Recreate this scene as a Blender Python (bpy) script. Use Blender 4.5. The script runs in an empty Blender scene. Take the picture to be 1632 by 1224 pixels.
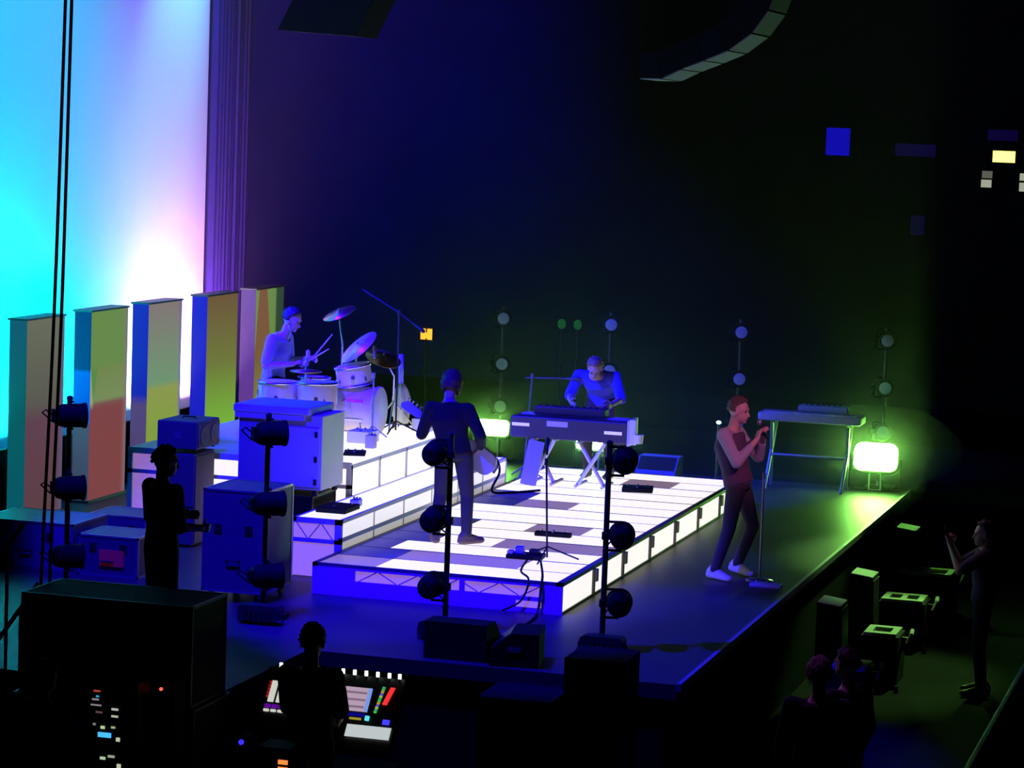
import bpy, bmesh, math, random
from mathutils import Vector, Matrix
random.seed(7)
SC = bpy.context.scene
COL = SC.collection
PI = math.pi

# ------------------------------------------------------------------ camera
cd = bpy.data.cameras.new('camera'); cam = bpy.data.objects.new('camera', cd); COL.objects.link(cam)
F_PX = 4321.635
cd.sensor_fit = 'HORIZONTAL'; cd.sensor_width = 36.0; cd.lens = F_PX / 1632 * 36.0
cd.clip_start = 0.1; cd.clip_end = 200
yaw, pitch, roll = -0.283606, -0.0971337, 0.0366304
fw = Vector((math.sin(yaw)*math.cos(pitch), math.cos(yaw)*math.cos(pitch), math.sin(pitch)))
rt = Vector((math.cos(yaw), -math.sin(yaw), 0)); up = rt.cross(fw)
r2 = rt*math.cos(roll) + up*math.sin(roll); u2 = -rt*math.sin(roll) + up*math.cos(roll)
cam.matrix_world = Matrix(((r2.x, u2.x, -fw.x, 6.0823), (r2.y, u2.y, -fw.y, -22.6885), (r2.z, u2.z, -fw.z, 4.3105), (0, 0, 0, 1)))
SC.camera = cam

# ------------------------------------------------------------------ world, exposure
w = bpy.data.worlds.new('world'); SC.world = w; w.use_nodes = True
w.node_tree.nodes['Background'].inputs[0].default_value = (0.02, 0.03, 0.10, 1)
w.node_tree.nodes['Background'].inputs[1].default_value = 0.012
SC.view_settings.view_transform = 'Standard'; SC.view_settings.look = 'None'
SC.view_settings.exposure = 0.0; SC.view_settings.gamma = 1.0; SC.view_settings.use_curve_mapping = False

# ------------------------------------------------------------------ lights of the rig
def aim(o, target):
    d = Vector(target) - o.location
    o.rotation_euler = d.to_track_quat('-Z', 'Y').to_euler()
def spot(name, loc, target, col, power, ang, blend=0.5, size=0.15):
    l = bpy.data.lights.new(name, 'SPOT'); l.color = col; l.energy = power
    l.spot_size = math.radians(ang); l.spot_blend = blend; l.shadow_soft_size = size
    o = bpy.data.objects.new(name, l); COL.objects.link(o); o.location = loc; aim(o, target); return o
def area(name, loc, target, col, power, sx, sy, spread=180):
    l = bpy.data.lights.new(name, 'AREA'); l.shape = 'RECTANGLE'; l.size = sx; l.size_y = sy
    l.color = col; l.energy = power; l.spread = math.radians(spread)
    o = bpy.data.objects.new(name, l); COL.objects.link(o); o.location = loc; aim(o, target); return o
BLUE = (0.010, 0.0, 1.0)
spot('rig_blue_near', (-3.4, -4.6, 8.0), (-2.3, 0.6, 0.5), BLUE, 9500, 38, 0.25)
spot('rig_blue_mid', (-6.0, -1.0, 8.0), (-2.1, 6.6, 1.2), BLUE, 20000, 17, 0.5)
spot('rig_blue_edge', (-2.2, -3.4, 8.0), (-0.1, -0.9, 0.0), BLUE, 9500, 34, 0.3)
spot('rig_blue_deep', (-5.0, 4.0, 8.0), (-1.2, 10.3, 1.0), BLUE, 5500, 28, 1.0)
spot('rig_blue_drums', (-6.6, 0.9, 6.2), (-4.45, 4.3, 1.85), BLUE, 30000, 24, 0.6)
spot('added_blue_far', (-9.5, 13.0, 8.0), (-17.0, 31.0, 6.0), (0.0, 0.0, 1.0), 10000, 62, 1.0)  # added spot on the far wall, stands in for blue-lit haze
spot('rig_pink_follow', (6.0, -4.6, 6.5), (1.0, 2.7, 1.45), (1.0, 0.24, 0.70), 1700, 7.5, 0.6)
spot('added_pink_crowd', (-1.5, 6.5, 8.0), (3.15, 3.58, 0.42), (1.0, 0.35, 0.65), 420, 5, 0.6)  # added narrow spot so the phone holder stays faintly visible
spot('rig_green_pit', (3.3, 13.0, 7.0), (2.2, 4.5, -0.6), (0.38, 1.0, 0.20), 4600, 14, 0.7)
spot('rig_violet_crowd', (-1.0, -1.5, 7.5), (3.0, -3.7, 0.45), (0.50, 0.10, 1.0), 700, 7, 0.6)
spot('rig_violet_low', (3.0, -6.0, 6.0), (0.95, 2.7, 0.5), (0.55, 0.35, 1.0), 330, 16, 0.6)
# backdrop: ground row behind the columns and top battens
def row(name, y0, y1, z, col, power, tz=3.4, x=-6.98):
    l = bpy.data.lights.new(name, 'AREA'); l.shape = 'RECTANGLE'; l.size = y1-y0; l.size_y = 0.12
    l.color = col; l.energy = power; l.spread = math.radians(105)
    o = bpy.data.objects.new(name, l); COL.objects.link(o); o.location = (x, (y0+y1)/2, z)
    d = Vector((-7.32-x, 0, tz-z)).normalized()
    yv = Vector((0, 1, 0)); zv = -d; xv = yv; y2 = zv.cross(xv)
    o.rotation_euler = Matrix((xv, y2, zv)).transposed().to_euler(); return o
row('ground_row_cyan', 2.0, 4.2, 0.52, (0.0, 0.90, 1.0), 240)
row('ground_row_aqua', 4.2, 6.9, 0.52, (0.0, 0.62, 1.0), 110)
row('ground_row_white', 6.9, 8.9, 0.52, (1.0, 0.82, 1.0), 130)
row('ground_row_magenta', 8.2, 9.0, 0.52, (0.75, 0.03, 1.0), 85)
spot('top_blue_a', (-4.2, 3.0, 10.5), (-7.3, 4.6, 3.8), (0.0, 0.36, 1.0), 3200, 48, 0.9)
spot('top_blue_b', (-4.2, 7.0, 10.5), (-7.3, 8.0, 3.4), (0.17, 0.06, 1.0), 2200, 44, 0.9)
spot('top_cyan', (-6.0, 9.0, 8.6), (-7.3, 8.2, 5.6), (0.15, 1.0, 1.0), 900, 40, 1.0)

# ------------------------------------------------------------------ materials
def lin(c): return tuple(((x/255)/12.92 if x/255 <= 0.04045 else ((x/255+0.055)/1.055)**2.4) for x in c)
MATS = {}
def mat(name, col, rough=0.6, metal=0.0, emit=None, strength=0.0, noise=0.0, nscale=12.0, bump=0.0, spec=0.5):
    if name in MATS: return MATS[name]
    m = bpy.data.materials.new(name); m.use_nodes = True; nt = m.node_tree; b = nt.nodes['Principled BSDF']
    b.inputs['Base Color'].default_value = (*col, 1); b.inputs['Roughness'].default_value = rough
    b.inputs['Metallic'].default_value = metal; b.inputs['Specular IOR Level'].default_value = spec
    if emit is not None:
        b.inputs['Emission Color'].default_value = (*emit, 1); b.inputs['Emission Strength'].default_value = strength
    if noise > 0 or bump > 0:
        tc = nt.nodes.new('ShaderNodeTexCoord'); n = nt.nodes.new('ShaderNodeTexNoise')
        n.inputs['Scale'].default_value = nscale; n.inputs['Detail'].default_value = 4
        nt.links.new(tc.outputs['Object'], n.inputs['Vector'])
        if noise > 0:
            mx = nt.nodes.new('ShaderNodeMix'); mx.data_type = 'RGBA'
            mx.inputs[6].default_value = (*[c*(1-noise) for c in col], 1); mx.inputs[7].default_value = (*[min(1, c*(1+noise)) for c in col], 1)
            nt.links.new(n.outputs['Fac'], mx.inputs[0]); nt.links.new(mx.outputs[2], b.inputs['Base Color'])
        if bump > 0:
            bp = nt.nodes.new('ShaderNodeBump'); bp.inputs['Strength'].default_value = bump; bp.inputs['Distance'].default_value = 0.01
            nt.links.new(n.outputs['Fac'], bp.inputs['Height']); nt.links.new(bp.outputs['Normal'], b.inputs['Normal'])
    MATS[name] = m; return m
def emis(name, col, strength):
    return mat(name, (0.02, 0.02, 0.02), 0.4, emit=col, strength=strength)
M_deck = mat('stage_vinyl', (0.046, 0.044, 0.045), 0.48, noise=0.25, nscale=3.0, bump=0.05, spec=0.3)
M_black = mat('black_matt', (0.006, 0.006, 0.007), 0.8, noise=0.3, spec=0.15)
M_dark = mat('black_metal', (0.010, 0.010, 0.011), 0.5, noise=0.3)
M_drape = mat('black_drape', (0.005, 0.005, 0.006), 0.95, noise=0.3, nscale=4, spec=0.05)
M_floor = mat('arena_concrete', (0.010, 0.010, 0.011), 0.95, noise=0.4, nscale=2, spec=0.05)
M_cyc = mat('white_backdrop_cloth', (0.78, 0.78, 0.78), 0.95, noise=0.03, nscale=2)
M_curt = mat('side_curtain_velour', (0.022, 0.004, 0.15), 0.95, noise=0.35, nscale=9)
M_white = mat('white_frame', (0.62, 0.60, 0.62), 0.5, noise=0.05)
M_grey = mat('grey_frame', (0.09, 0.08, 0.085), 0.5, noise=0.15)
M_chrome = mat('chrome', (0.55, 0.55, 0.57), 0.22, 0.9)
M_steel = mat('steel_tube', (0.35, 0.35, 0.36), 0.35, 0.7)
M_lit = mat('lit_panel', (0.6, 0.58, 0.6), 0.45, emit=(1.0, 0.93, 1.0), strength=0.98)
M_lit2 = mat('lit_side_panel', (0.6, 0.58, 0.56), 0.45, emit=(1.0, 0.96, 0.9), strength=0.98)
M_step = mat('lit_step_panel', (0.6, 0.58, 0.56), 0.45, emit=(1.0, 0.93, 0.95), strength=0.75)
M_dim = mat('dim_panel', (0.14, 0.12, 0.14), 0.45, emit=(0.42, 0.27, 0.44), strength=0.5)
M_off = mat('unlit_panel', (0.24, 0.21, 0.22), 0.45, noise=0.08)
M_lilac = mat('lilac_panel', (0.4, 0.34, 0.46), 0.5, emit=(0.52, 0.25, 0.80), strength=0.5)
M_skin = mat('skin', (0.55, 0.33, 0.25), 0.55)
M_cream = mat('cream_drum_shell', (0.74, 0.62, 0.52), 0.35, noise=0.04)
M_head = mat('drum_skin', (0.72, 0.68, 0.66), 0.5)
M_brass = mat('cymbal_brass', (0.5, 0.38, 0.15), 0.3, 0.9)
M_wood = mat('wood_tan', (0.5, 0.33, 0.2), 0.5, noise=0.2, nscale=30)

# ------------------------------------------------------------------ mesh builder
class MB:
    def __init__(s): s.v = []; s.f = []
    def add(s, vs, fs, M=None):
        b = len(s.v)
        s.v += [tuple((M @ Vector(v)) if M else v) for v in vs]
        s.f += [tuple(i+b for i in f) for f in fs]; return s
    def box(s, x0, x1, y0, y1, z0, z1, M=None, ch=0.0):
        if ch <= 0:
            vs = [(x, y, z) for z in (z0, z1) for y in (y0, y1) for x in (x0, x1)]
            return s.add(vs, [(0, 2, 3, 1), (4, 5, 7, 6), (0, 1, 5, 4), (2, 6, 7, 3), (0, 4, 6, 2), (1, 3, 7, 5)], M)
        bm = bmesh.new(); bmesh.ops.create_cube(bm, size=1)
        for v in bm.verts: v.co = Vector(((x0+x1)/2+v.co.x*(x1-x0), (y0+y1)/2+v.co.y*(y1-y0), (z0+z1)/2+v.co.z*(z1-z0)))
        bmesh.ops.bevel(bm, geom=bm.edges[:], offset=ch, segments=2, affect='EDGES', profile=0.5)
        bm.verts.ensure_lookup_table(); bm.verts.index_update()
        s.add([tuple(v.co) for v in bm.verts], [tuple(v.index for v in f.verts) for f in bm.faces], M); bm.free(); return s
    def rings(s, rings, cap=True, M=None):
        n = len(rings[0]); vs = [p for r in rings for p in r]; fs = []
        for k in range(len(rings)-1):
            for i in range(n):
                j = (i+1) % n; fs.append((k*n+i, k*n+j, (k+1)*n+j, (k+1)*n+i))
        if cap: fs.append(tuple(range(n-1, -1, -1))); fs.append(tuple((len(rings)-1)*n+i for i in range(n)))
        return s.add(vs, fs, M)
    def cyl(s, p0, p1, r0, r1=None, n=12, M=None):
        r1 = r0 if r1 is None else r1; p0 = Vector(p0); p1 = Vector(p1); d = (p1-p0).normalized()
        a = d.orthogonal().normalized(); b = d.cross(a)
        return s.rings([[tuple(p + a*math.cos(2*PI*i/n)*r + b*math.sin(2*PI*i/n)*r) for i in range(n)] for p, r in ((p0, r0), (p1, r1))], True, M)
    def path(s, pts, r, n=8, M=None):
        pts = [Vector(p) for p in pts]; R = []; a = None
        for i, p in enumerate(pts):
            d = (pts[min(i+1, len(pts)-1)] - pts[max(i-1, 0)]).normalized()
            a = d.orthogonal().normalized() if a is None else (a - d*a.dot(d)).normalized()
            b = d.cross(a); rr = r[i] if isinstance(r, (list, tuple)) else r
            R.append([tuple(p + a*math.cos(2*PI*k/n)*rr + b*math.sin(2*PI*k/n)*rr) for k in range(n)])
        return s.rings(R, True, M)
    def lathe(s, prof, n=24, M=None):   # profile (r,z) round z
        return s.rings([[(r*math.cos(2*PI*i/n), r*math.sin(2*PI*i/n), z) for i in range(n)] for r, z in prof], True, M)
    def ell(s, c, r, M=None, n=12, m=8):
        R = []
        for k in range(m+1):
            t = -PI/2 + PI*k/m; cr = max(math.cos(t), 0.02)
            R.append([(c[0]+r[0]*cr*math.cos(2*PI*i/n), c[1]+r[1]*cr*math.sin(2*PI*i/n), c[2]+r[2]*math.sin(t)) for i in range(n)])
        return s.rings(R, True, M)
    def prism(s, poly, axis, a, b, M=None):   # polygon extruded along axis ('x','y','z')
        def P(p, t): return {'x': (t, p[0], p[1]), 'y': (p[0], t, p[1]), 'z': (p[0], p[1], t)}[axis]
        return s.rings([[P(p, a) for p in poly], [P(p, b) for p in poly]], True, M)
    def mesh(s, name):
        me = bpy.data.meshes.new(name); me.from_pydata(s.v, [], s.f)
        bm = bmesh.new(); bm.from_mesh(me); bmesh.ops.recalc_face_normals(bm, faces=bm.faces[:]); bm.to_mesh(me); bm.free(); return me
    def build(s, name, m, parent=None, smooth=False, M=None):
        me = s.mesh(name); me.materials.append(m)
        if smooth: me.shade_smooth()
        o = bpy.data.objects.new(name, me); COL.objects.link(o)
        if parent is not None: o.parent = parent
        if M is not None: o.matrix_basis = M
        return o
def tag(o, label, cat, group=None, kind=None):
    if label: o['label'] = label
    if cat: o['category'] = cat
    if group: o['group'] = group
    if kind: o['kind'] = kind
    return o
def struct(o, label=None):
    o['kind'] = 'structure'
    if label: o['label'] = label
    return o
def thing(name, label, cat, loc=(0, 0, 0), rz=0.0, group=None):
    o = bpy.data.objects.new(name, None); COL.objects.link(o); o.empty_display_size = 0.1
    o.location = loc; o.rotation_euler = (0, 0, rz); return tag(o, label, cat, group)
def copy_of(o, parent, M=None):
    c = o.copy(); COL.objects.link(c); c.parent = parent
    if M is not None: c.matrix_basis = M
    return c
def T(x, y, z): return Matrix.Translation((x, y, z))
def R(a, ax): return Matrix.Rotation(a, 4, ax)

# ================================================================== SETTING
ZF = -1.1
struct(MB().box(-30, 30, -40, 45, ZF-0.2, ZF).build('floor', M_floor), 'dark arena floor around the stage')
struct(MB().box(-25, 25, 31.0, 31.4, ZF, 16).build('wall_far', mat('far_wall_paint', (0.07, 0.07, 0.08), 0.9, noise=0.4, nscale=0.6)), 'dark far wall of the arena')
struct(MB().box(-24.4, -24.0, -20, 31, ZF, 16).build('wall_left', mat('left_wall_paint', (0.02, 0.02, 0.025), 0.95, noise=0.3)), 'black wall behind the stage backdrop')
# stage deck: main slab with a wing on the near left
poly = [(-8.0, -4.2), (-1.45, -4.2), (-1.45, -2.45), (1.6, -2.45), (1.6, 10.06), (-8.0, 10.06)]
sd = MB().prism(poly, 'z', -0.12, 0.0).build('stage_deck', M_deck); struct(sd, 'dark vinyl stage deck')
struct(MB().box(-12, 3.2, 10.06, 15.0, -0.12, -0.012).build('stage_wing_deck', M_black), 'unlit far wing of the stage')
sk = struct(MB().box(1.50, 1.57, -2.4, 10.0, ZF, -0.12).box(-1.40, 1.5, -2.42, -2.36, ZF, -0.12).box(-8, -1.5, -4.15, -4.10, ZF, -0.12).build('stage_skirt', M_drape), 'black skirt hanging under the stage edge')
tr = struct(MB().box(1.60, 1.635, -2.45, 10.06, -0.05, 0.010).build('trim_1', mat('edge_trim_metal', (0.35, 0.35, 0.37), 0.45, 0.4)), 'pale metal lip along the stage edge')

# backdrop with a curtain leg
bd = MB().box(-7.36, -7.30, 1.4, 9.1, 0.0, 6.8).build('backdrop', M_cyc)
tag(bd, 'tall pale cloth backdrop washed cyan, blue and violet at the left', 'backdrop')
nz = 26; pts = []
for i in range(nz*2+1):
    y = 9.08 + (10.25-9.08)*i/(nz*2); pts.append((-7.22 + 0.045*math.sin(i*1.25) + 0.02*math.sin(i*2.9), y))
cu = MB(); back = [(x-0.03, y) for x, y in reversed(pts)]
cu.prism(pts + back, 'z', 0.0, 6.8)
tag(cu.build('side_curtain', M_curt), 'narrow pleated purple curtain hanging beside the lit backdrop', 'curtain')
# ground row trough in front of the backdrop
gr = thing('ground_row_trough', 'low black masking trough hiding the lamps under the backdrop', 'trough', (0, 0, 0))
MB().box(-6.84, -6.80, 1.4, 9.0, 0.0, 0.70).build('front_board', M_black, gr)
MB().box(-7.28, -6.80, 1.36, 1.40, 0.0, 0.72).build('added_end_board', M_black, gr)  # added unseen board, stops the cyan row spilling out of the end
MB().box(-7.28, -6.84, 1.4, 9.0, 0.30, 0.34).build('shelf', M_black, gr)
for k in range(7):
    MB().box(-7.06, -6.90, 1.7+k*1.0, 2.45+k*1.0, 0.34, 0.44, ch=0.01).build('lamp_bar', M_dark, gr)

# ------------------------------------------------------------------ video columns
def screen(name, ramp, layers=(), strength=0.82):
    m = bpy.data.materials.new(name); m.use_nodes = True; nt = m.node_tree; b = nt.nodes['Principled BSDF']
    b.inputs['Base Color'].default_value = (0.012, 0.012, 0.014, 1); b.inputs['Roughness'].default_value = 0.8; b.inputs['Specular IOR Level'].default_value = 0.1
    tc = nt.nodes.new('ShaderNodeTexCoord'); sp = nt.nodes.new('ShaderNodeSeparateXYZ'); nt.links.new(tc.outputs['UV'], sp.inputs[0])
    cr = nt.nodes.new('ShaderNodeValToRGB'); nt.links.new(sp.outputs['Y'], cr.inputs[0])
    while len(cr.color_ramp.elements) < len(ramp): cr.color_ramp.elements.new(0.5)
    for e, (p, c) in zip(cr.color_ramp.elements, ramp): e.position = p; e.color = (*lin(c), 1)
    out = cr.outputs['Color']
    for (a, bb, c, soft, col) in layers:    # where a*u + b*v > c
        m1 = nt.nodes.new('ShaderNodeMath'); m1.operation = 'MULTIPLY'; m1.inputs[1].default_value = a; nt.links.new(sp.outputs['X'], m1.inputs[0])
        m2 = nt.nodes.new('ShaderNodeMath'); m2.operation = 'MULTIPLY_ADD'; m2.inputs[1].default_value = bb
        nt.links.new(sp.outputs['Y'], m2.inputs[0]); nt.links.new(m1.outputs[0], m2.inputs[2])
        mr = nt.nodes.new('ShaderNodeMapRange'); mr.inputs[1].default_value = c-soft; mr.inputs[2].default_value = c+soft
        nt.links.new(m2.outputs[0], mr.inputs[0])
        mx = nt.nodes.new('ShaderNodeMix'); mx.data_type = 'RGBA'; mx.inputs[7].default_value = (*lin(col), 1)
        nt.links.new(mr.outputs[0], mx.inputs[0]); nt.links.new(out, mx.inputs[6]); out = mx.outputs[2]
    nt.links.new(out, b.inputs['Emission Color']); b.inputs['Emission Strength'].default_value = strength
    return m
def quad(name, p, m, parent, thick):
    # p: four corners (bottom left, bottom right, top right, top left); thick: offset vector of the back
    q = [tuple(Vector(a)+Vector(thick)) for a in p]
    me = bpy.data.meshes.new(name); me.from_pydata(list(p)+q, [], [(0, 1, 2, 3), (7, 6, 5, 4), (0, 4, 5, 1), (1, 5, 6, 2), (2, 6, 7, 3), (3, 7, 4, 0)])
    uv = me.uv_layers.new(name='UVMap'); base = {0: (0, 0), 1: (1, 0), 2: (1, 1), 3: (0, 1)}
    for l in me.loops: uv.data[l.index].uv = base[l.vertex_index % 4]
    me.materials.append(m); o = bpy.data.objects.new(name, me); COL.objects.link(o); o.parent = parent; return o
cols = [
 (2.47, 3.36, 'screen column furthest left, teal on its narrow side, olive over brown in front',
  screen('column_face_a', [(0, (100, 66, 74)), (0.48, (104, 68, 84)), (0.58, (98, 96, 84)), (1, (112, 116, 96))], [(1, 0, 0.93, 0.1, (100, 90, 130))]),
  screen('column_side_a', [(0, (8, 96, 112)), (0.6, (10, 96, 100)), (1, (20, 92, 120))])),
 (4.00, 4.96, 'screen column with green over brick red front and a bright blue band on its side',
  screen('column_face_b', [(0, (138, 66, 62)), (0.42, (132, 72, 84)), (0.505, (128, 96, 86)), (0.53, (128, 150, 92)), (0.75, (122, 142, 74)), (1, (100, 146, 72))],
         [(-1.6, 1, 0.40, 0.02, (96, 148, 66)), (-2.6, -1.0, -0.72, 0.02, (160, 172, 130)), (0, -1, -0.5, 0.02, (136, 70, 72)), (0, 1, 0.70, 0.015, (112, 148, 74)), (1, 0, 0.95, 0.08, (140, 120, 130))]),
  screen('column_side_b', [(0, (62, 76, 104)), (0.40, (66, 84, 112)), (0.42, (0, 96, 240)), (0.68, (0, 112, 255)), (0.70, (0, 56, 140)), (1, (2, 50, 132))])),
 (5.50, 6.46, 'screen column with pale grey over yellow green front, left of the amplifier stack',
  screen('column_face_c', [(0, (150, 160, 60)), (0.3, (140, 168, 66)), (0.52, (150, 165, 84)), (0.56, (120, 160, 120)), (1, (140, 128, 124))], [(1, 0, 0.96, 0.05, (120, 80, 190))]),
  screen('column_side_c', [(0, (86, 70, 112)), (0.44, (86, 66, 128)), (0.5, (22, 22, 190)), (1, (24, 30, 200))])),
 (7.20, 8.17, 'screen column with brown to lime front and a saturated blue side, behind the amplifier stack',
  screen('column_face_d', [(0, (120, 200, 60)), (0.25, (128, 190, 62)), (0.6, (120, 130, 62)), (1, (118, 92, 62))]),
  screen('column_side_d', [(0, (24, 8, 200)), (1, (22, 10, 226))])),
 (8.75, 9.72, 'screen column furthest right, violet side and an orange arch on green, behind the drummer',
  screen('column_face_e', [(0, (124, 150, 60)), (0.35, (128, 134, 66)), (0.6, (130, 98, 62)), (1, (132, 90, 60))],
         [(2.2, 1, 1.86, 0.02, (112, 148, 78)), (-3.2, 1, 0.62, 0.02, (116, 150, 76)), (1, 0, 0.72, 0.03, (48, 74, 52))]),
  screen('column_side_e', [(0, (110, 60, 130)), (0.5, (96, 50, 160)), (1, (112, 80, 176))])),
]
M_case = mat('column_casing', (0.06, 0.06, 0.07), 0.5)
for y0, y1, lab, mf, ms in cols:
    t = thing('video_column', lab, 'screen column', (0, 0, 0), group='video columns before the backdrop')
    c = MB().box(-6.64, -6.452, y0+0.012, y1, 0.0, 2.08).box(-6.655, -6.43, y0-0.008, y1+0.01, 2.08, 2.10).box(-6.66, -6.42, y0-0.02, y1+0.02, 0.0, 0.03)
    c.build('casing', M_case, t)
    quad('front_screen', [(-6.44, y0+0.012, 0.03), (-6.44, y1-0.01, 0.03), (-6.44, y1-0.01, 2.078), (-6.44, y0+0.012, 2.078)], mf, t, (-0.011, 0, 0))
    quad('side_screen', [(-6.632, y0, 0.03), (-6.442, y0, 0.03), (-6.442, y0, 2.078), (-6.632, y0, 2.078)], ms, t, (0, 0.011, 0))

# ------------------------------------------------------------------ glowing platform
W, D, H = 2.34, 7.7, 0.284
lp = thing('light_platform', 'long low stage platform of glowing white floor panels on the dark deck', 'platform', (0, 0, 0))
f = MB()
f.box(-W, 0, 0.03, D, 0.0, 0.02)
f.box(-0.06, 0.0, 0.0, D, H-0.035, H); f.box(-W, -W+0.05, 0.0, D, H-0.035, H)
f.box(-W, 0, 0.0, 0.03, H-0.03, H); f.box(-W, 0, D-0.03, D, 0.0, H)
f.build('frame', M_grey, lp)
for k in range(1, 14):
    wd = 0.028 if k % 2 == 0 else 0.012
    MB().box(-W+0.05, -0.06, k*0.55-wd/2, k*0.55+wd/2, H-0.03, H-0.002).build('cross_bar', M_grey, lp)
xs = [-W+0.05, -1.755, -1.17, -0.585, -0.06]
DIM = {(1, 1), (1, 2), (3, 2), (3, 3), (5, 2), (0, 0), (12, 2), (8, 1)}
pan = {}
for i in range(14):
    for j in range(4):
        wd0 = 0.016 if i % 2 == 0 else 0.008; wd1 = 0.008 if i % 2 == 0 else 0.016
        y0, y1 = i*0.55+wd0, (i+1)*0.55-wd1
        if i == 0: y0 = 0.035
        m = M_lit
        if j == 0: m = M_off if i not in (2, 4, 6, 7, 10, 11, 12, 13) else M_lit
        if (i, j) in DIM: m = M_dim
        if j == 0 and m is M_lit and i < 6: 
            MB().box(xs[0]+0.002, xs[0]+0.30, y0, y1, H-0.024, H-0.004).build('deck_panel', M_off, lp)
            MB().box(xs[0]+0.305, xs[1]-0.004, y0, y1, H-0.024, H-0.004).build('deck_panel', M_lit, lp); continue
        MB().box(xs[j]+0.002, xs[j+1]-0.004, y0, y1, H-0.024, H-0.004).build('deck_panel', m, lp)
for i in range(7):
    y0, y1 = i*1.1+0.03, (i+1)*1.1-0.03
    MB().box(-0.03, -0.012, y0, y1, 0.02, H-0.036).build('side_panel', M_lit2, lp)
    if i:
        MB().box(-0.025, 0.006, i*1.1-0.028, i*1.1+0.028, 0.0, H-0.036).box(-0.005, 0.03, i*1.1-0.02, i*1.1+0.045, H-0.15, H-0.036).build('leg_bracket', M_grey, lp)
# near fascia, lit blue by the rig, with a truss slot
fa = MB()
fa.box(-W, 0, 0.0, 0.02, H-0.05, H-0.03).box(-W, 0, 0.0, 0.02, 0.0, 0.14).box(-W, -1.93, 0.0, 0.02, 0.14, H-0.05).box(-0.21, 0, 0.0, 0.02, 0.14, H-0.05).box(-0.95, -0.90, 0.0, 0.02, 0.14, H-0.05)
fa.build('fascia', M_white, lp)
MB().box(-1.93, -0.21, 0.021, 0.028, 0.13, H-0.045).build('slot_panel', M_lilac, lp)
for k in range(9):
    x0 = -1.90+k*0.19
    z0, z1 = (0.14, H-0.05) if k % 2 == 0 else (H-0.05, 0.14)
    if x0+0.17 < -0.2: MB().cyl((x0, 0.012, z0), (x0+0.17, 0.012, z1), 0.006, n=6).build('truss_rod', M_white, lp)
MB().box(-0.42, -0.19, -0.003, 0.0, 0.045, 0.10).build('fascia_plate', M_lilac, lp)

# ------------------------------------------------------------------ step beside the platform
S1 = 0.557; SX0, SX1, SY0, SY1 = -2.83, -2.35, 0.78, 6.15
st = thing('riser_step', 'lit white step running between the glowing platform and the drum riser', 'step', (0, 0, 0))
fr = MB()
fr.box(SX1-0.03, SX1, SY0, SY1, S1-0.035, S1).box(SX1-0.03, SX1, SY0, SY1, S1-0.21, S1-0.17).box(SX0, SX0+0.03, SY0, SY1, S1-0.04, S1)
fr.box(SX1-0.03, SX1, SY1-0.03, SY1, 0, S1); fr.box(SX0, SX1, SY1-0.03, SY1, S1-0.04, S1)
fr.box(SX0, SX1, SY0, SY0+0.03, S1-0.05, S1).box(SX0, SX1, SY0, SY0+0.03, S1-0.23, S1-0.19)
fr.box(SX0-0.10, SX0+0.0, SY0, SY0+0.03, 0, S1).box(SX1-0.07, SX1, SY0, SY0+0.03, 0, S1)
fr.build('frame', M_white, st)
n = 6; L = (SY1-SY0-0.03)/n
for i in range(n):
    y0 = SY0+0.03+i*L+0.01; y1 = SY0+0.03+(i+1)*L-0.01
    MB().box(SX0+0.03, SX1-0.03, y0, y1, S1-0.03, S1-0.006).build('tread_panel', M_lit, st)
    MB().box(SX1-0.02, SX1-0.008, y0, y1, S1-0.17, S1-0.035).build('upper_front_panel', M_step, st)
    MB().box(SX1-0.02, SX1-0.008, y0, y1, 0.01, S1-0.21).build('lower_front_panel', mat('cream_step_panel', (0.62, 0.58, 0.55), 0.45, emit=(1, 0.92, 0.88), strength=0.35), st)
    if i: MB().box(SX1-0.03, SX1-0.002, y0-0.02, y0, 0, S1-0.035).build('post', M_white, st)
MB().box(SX0+0.0, SX1-0.07, SY0+0.012, SY0+0.02, 0.01, S1-0.23).build('end_panel', M_lilac, st)
MB().box(SX0+0.0, SX1-0.07, SY0+0.012, SY0+0.02, S1-0.19, S1-0.05).build('end_slot_panel', M_lilac, st)
for k in range(3):
    x0 = SX0+0.03+k*0.125; z0, z1 = (S1-0.19, S1-0.05) if k % 2 else (S1-0.05, S1-0.19)
    MB().cyl((x0, SY0+0.006, z0), (x0+0.11, SY0+0.006, z1), 0.006, n=6).build('truss_rod', M_white, st)

# ------------------------------------------------------------------ drum riser
RX0, RX1, RY0, RY1, RH = -5.24, -2.84, 2.37, 5.80, 0.88
dr = thing('drum_riser', 'tall lit white drum riser behind the step', 'riser', (0, 0, 0))
fr = MB()
fr.box(RX0, RX1, RY0, RY1, RH-0.06, RH-0.025)
for (x, y) in ((RX0, RY0), (RX1-0.05, RY0), (RX0, RY1-0.05), (RX1-0.05, RY1-0.05)): fr.box(x, x+0.05, y, y+0.05, 0, RH-0.06)
fr.box(RX0, RX1, RY0-0.005, RY0+0.03, RH-0.06, RH).box(RX0, RX1, RY0, RY0+0.03, RH-0.26, RH-0.22)
fr.build('frame', M_white, dr)
for i in range(4):
    for j in range(2):
        a0 = RX0+0.02+j*1.19; b0 = RY0+0.04+i*0.848
        MB().box(a0, a0+1.17, b0, b0+0.832, RH-0.025, RH).build('deck_panel', M_lit2 if j else M_white, dr)
for i in range(4):
    b0 = RY0+0.05+i*0.848
    MB().box(RX1-0.025, RX1-0.01, b0, b0+0.80, 0.02, RH-0.065).build('front_panel', M_lit, dr)
    MB().box(RX1-0.012, RX1, b0-0.035, b0-0.002, 0.02, RH-0.03).build('post', M_white, dr)
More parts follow.
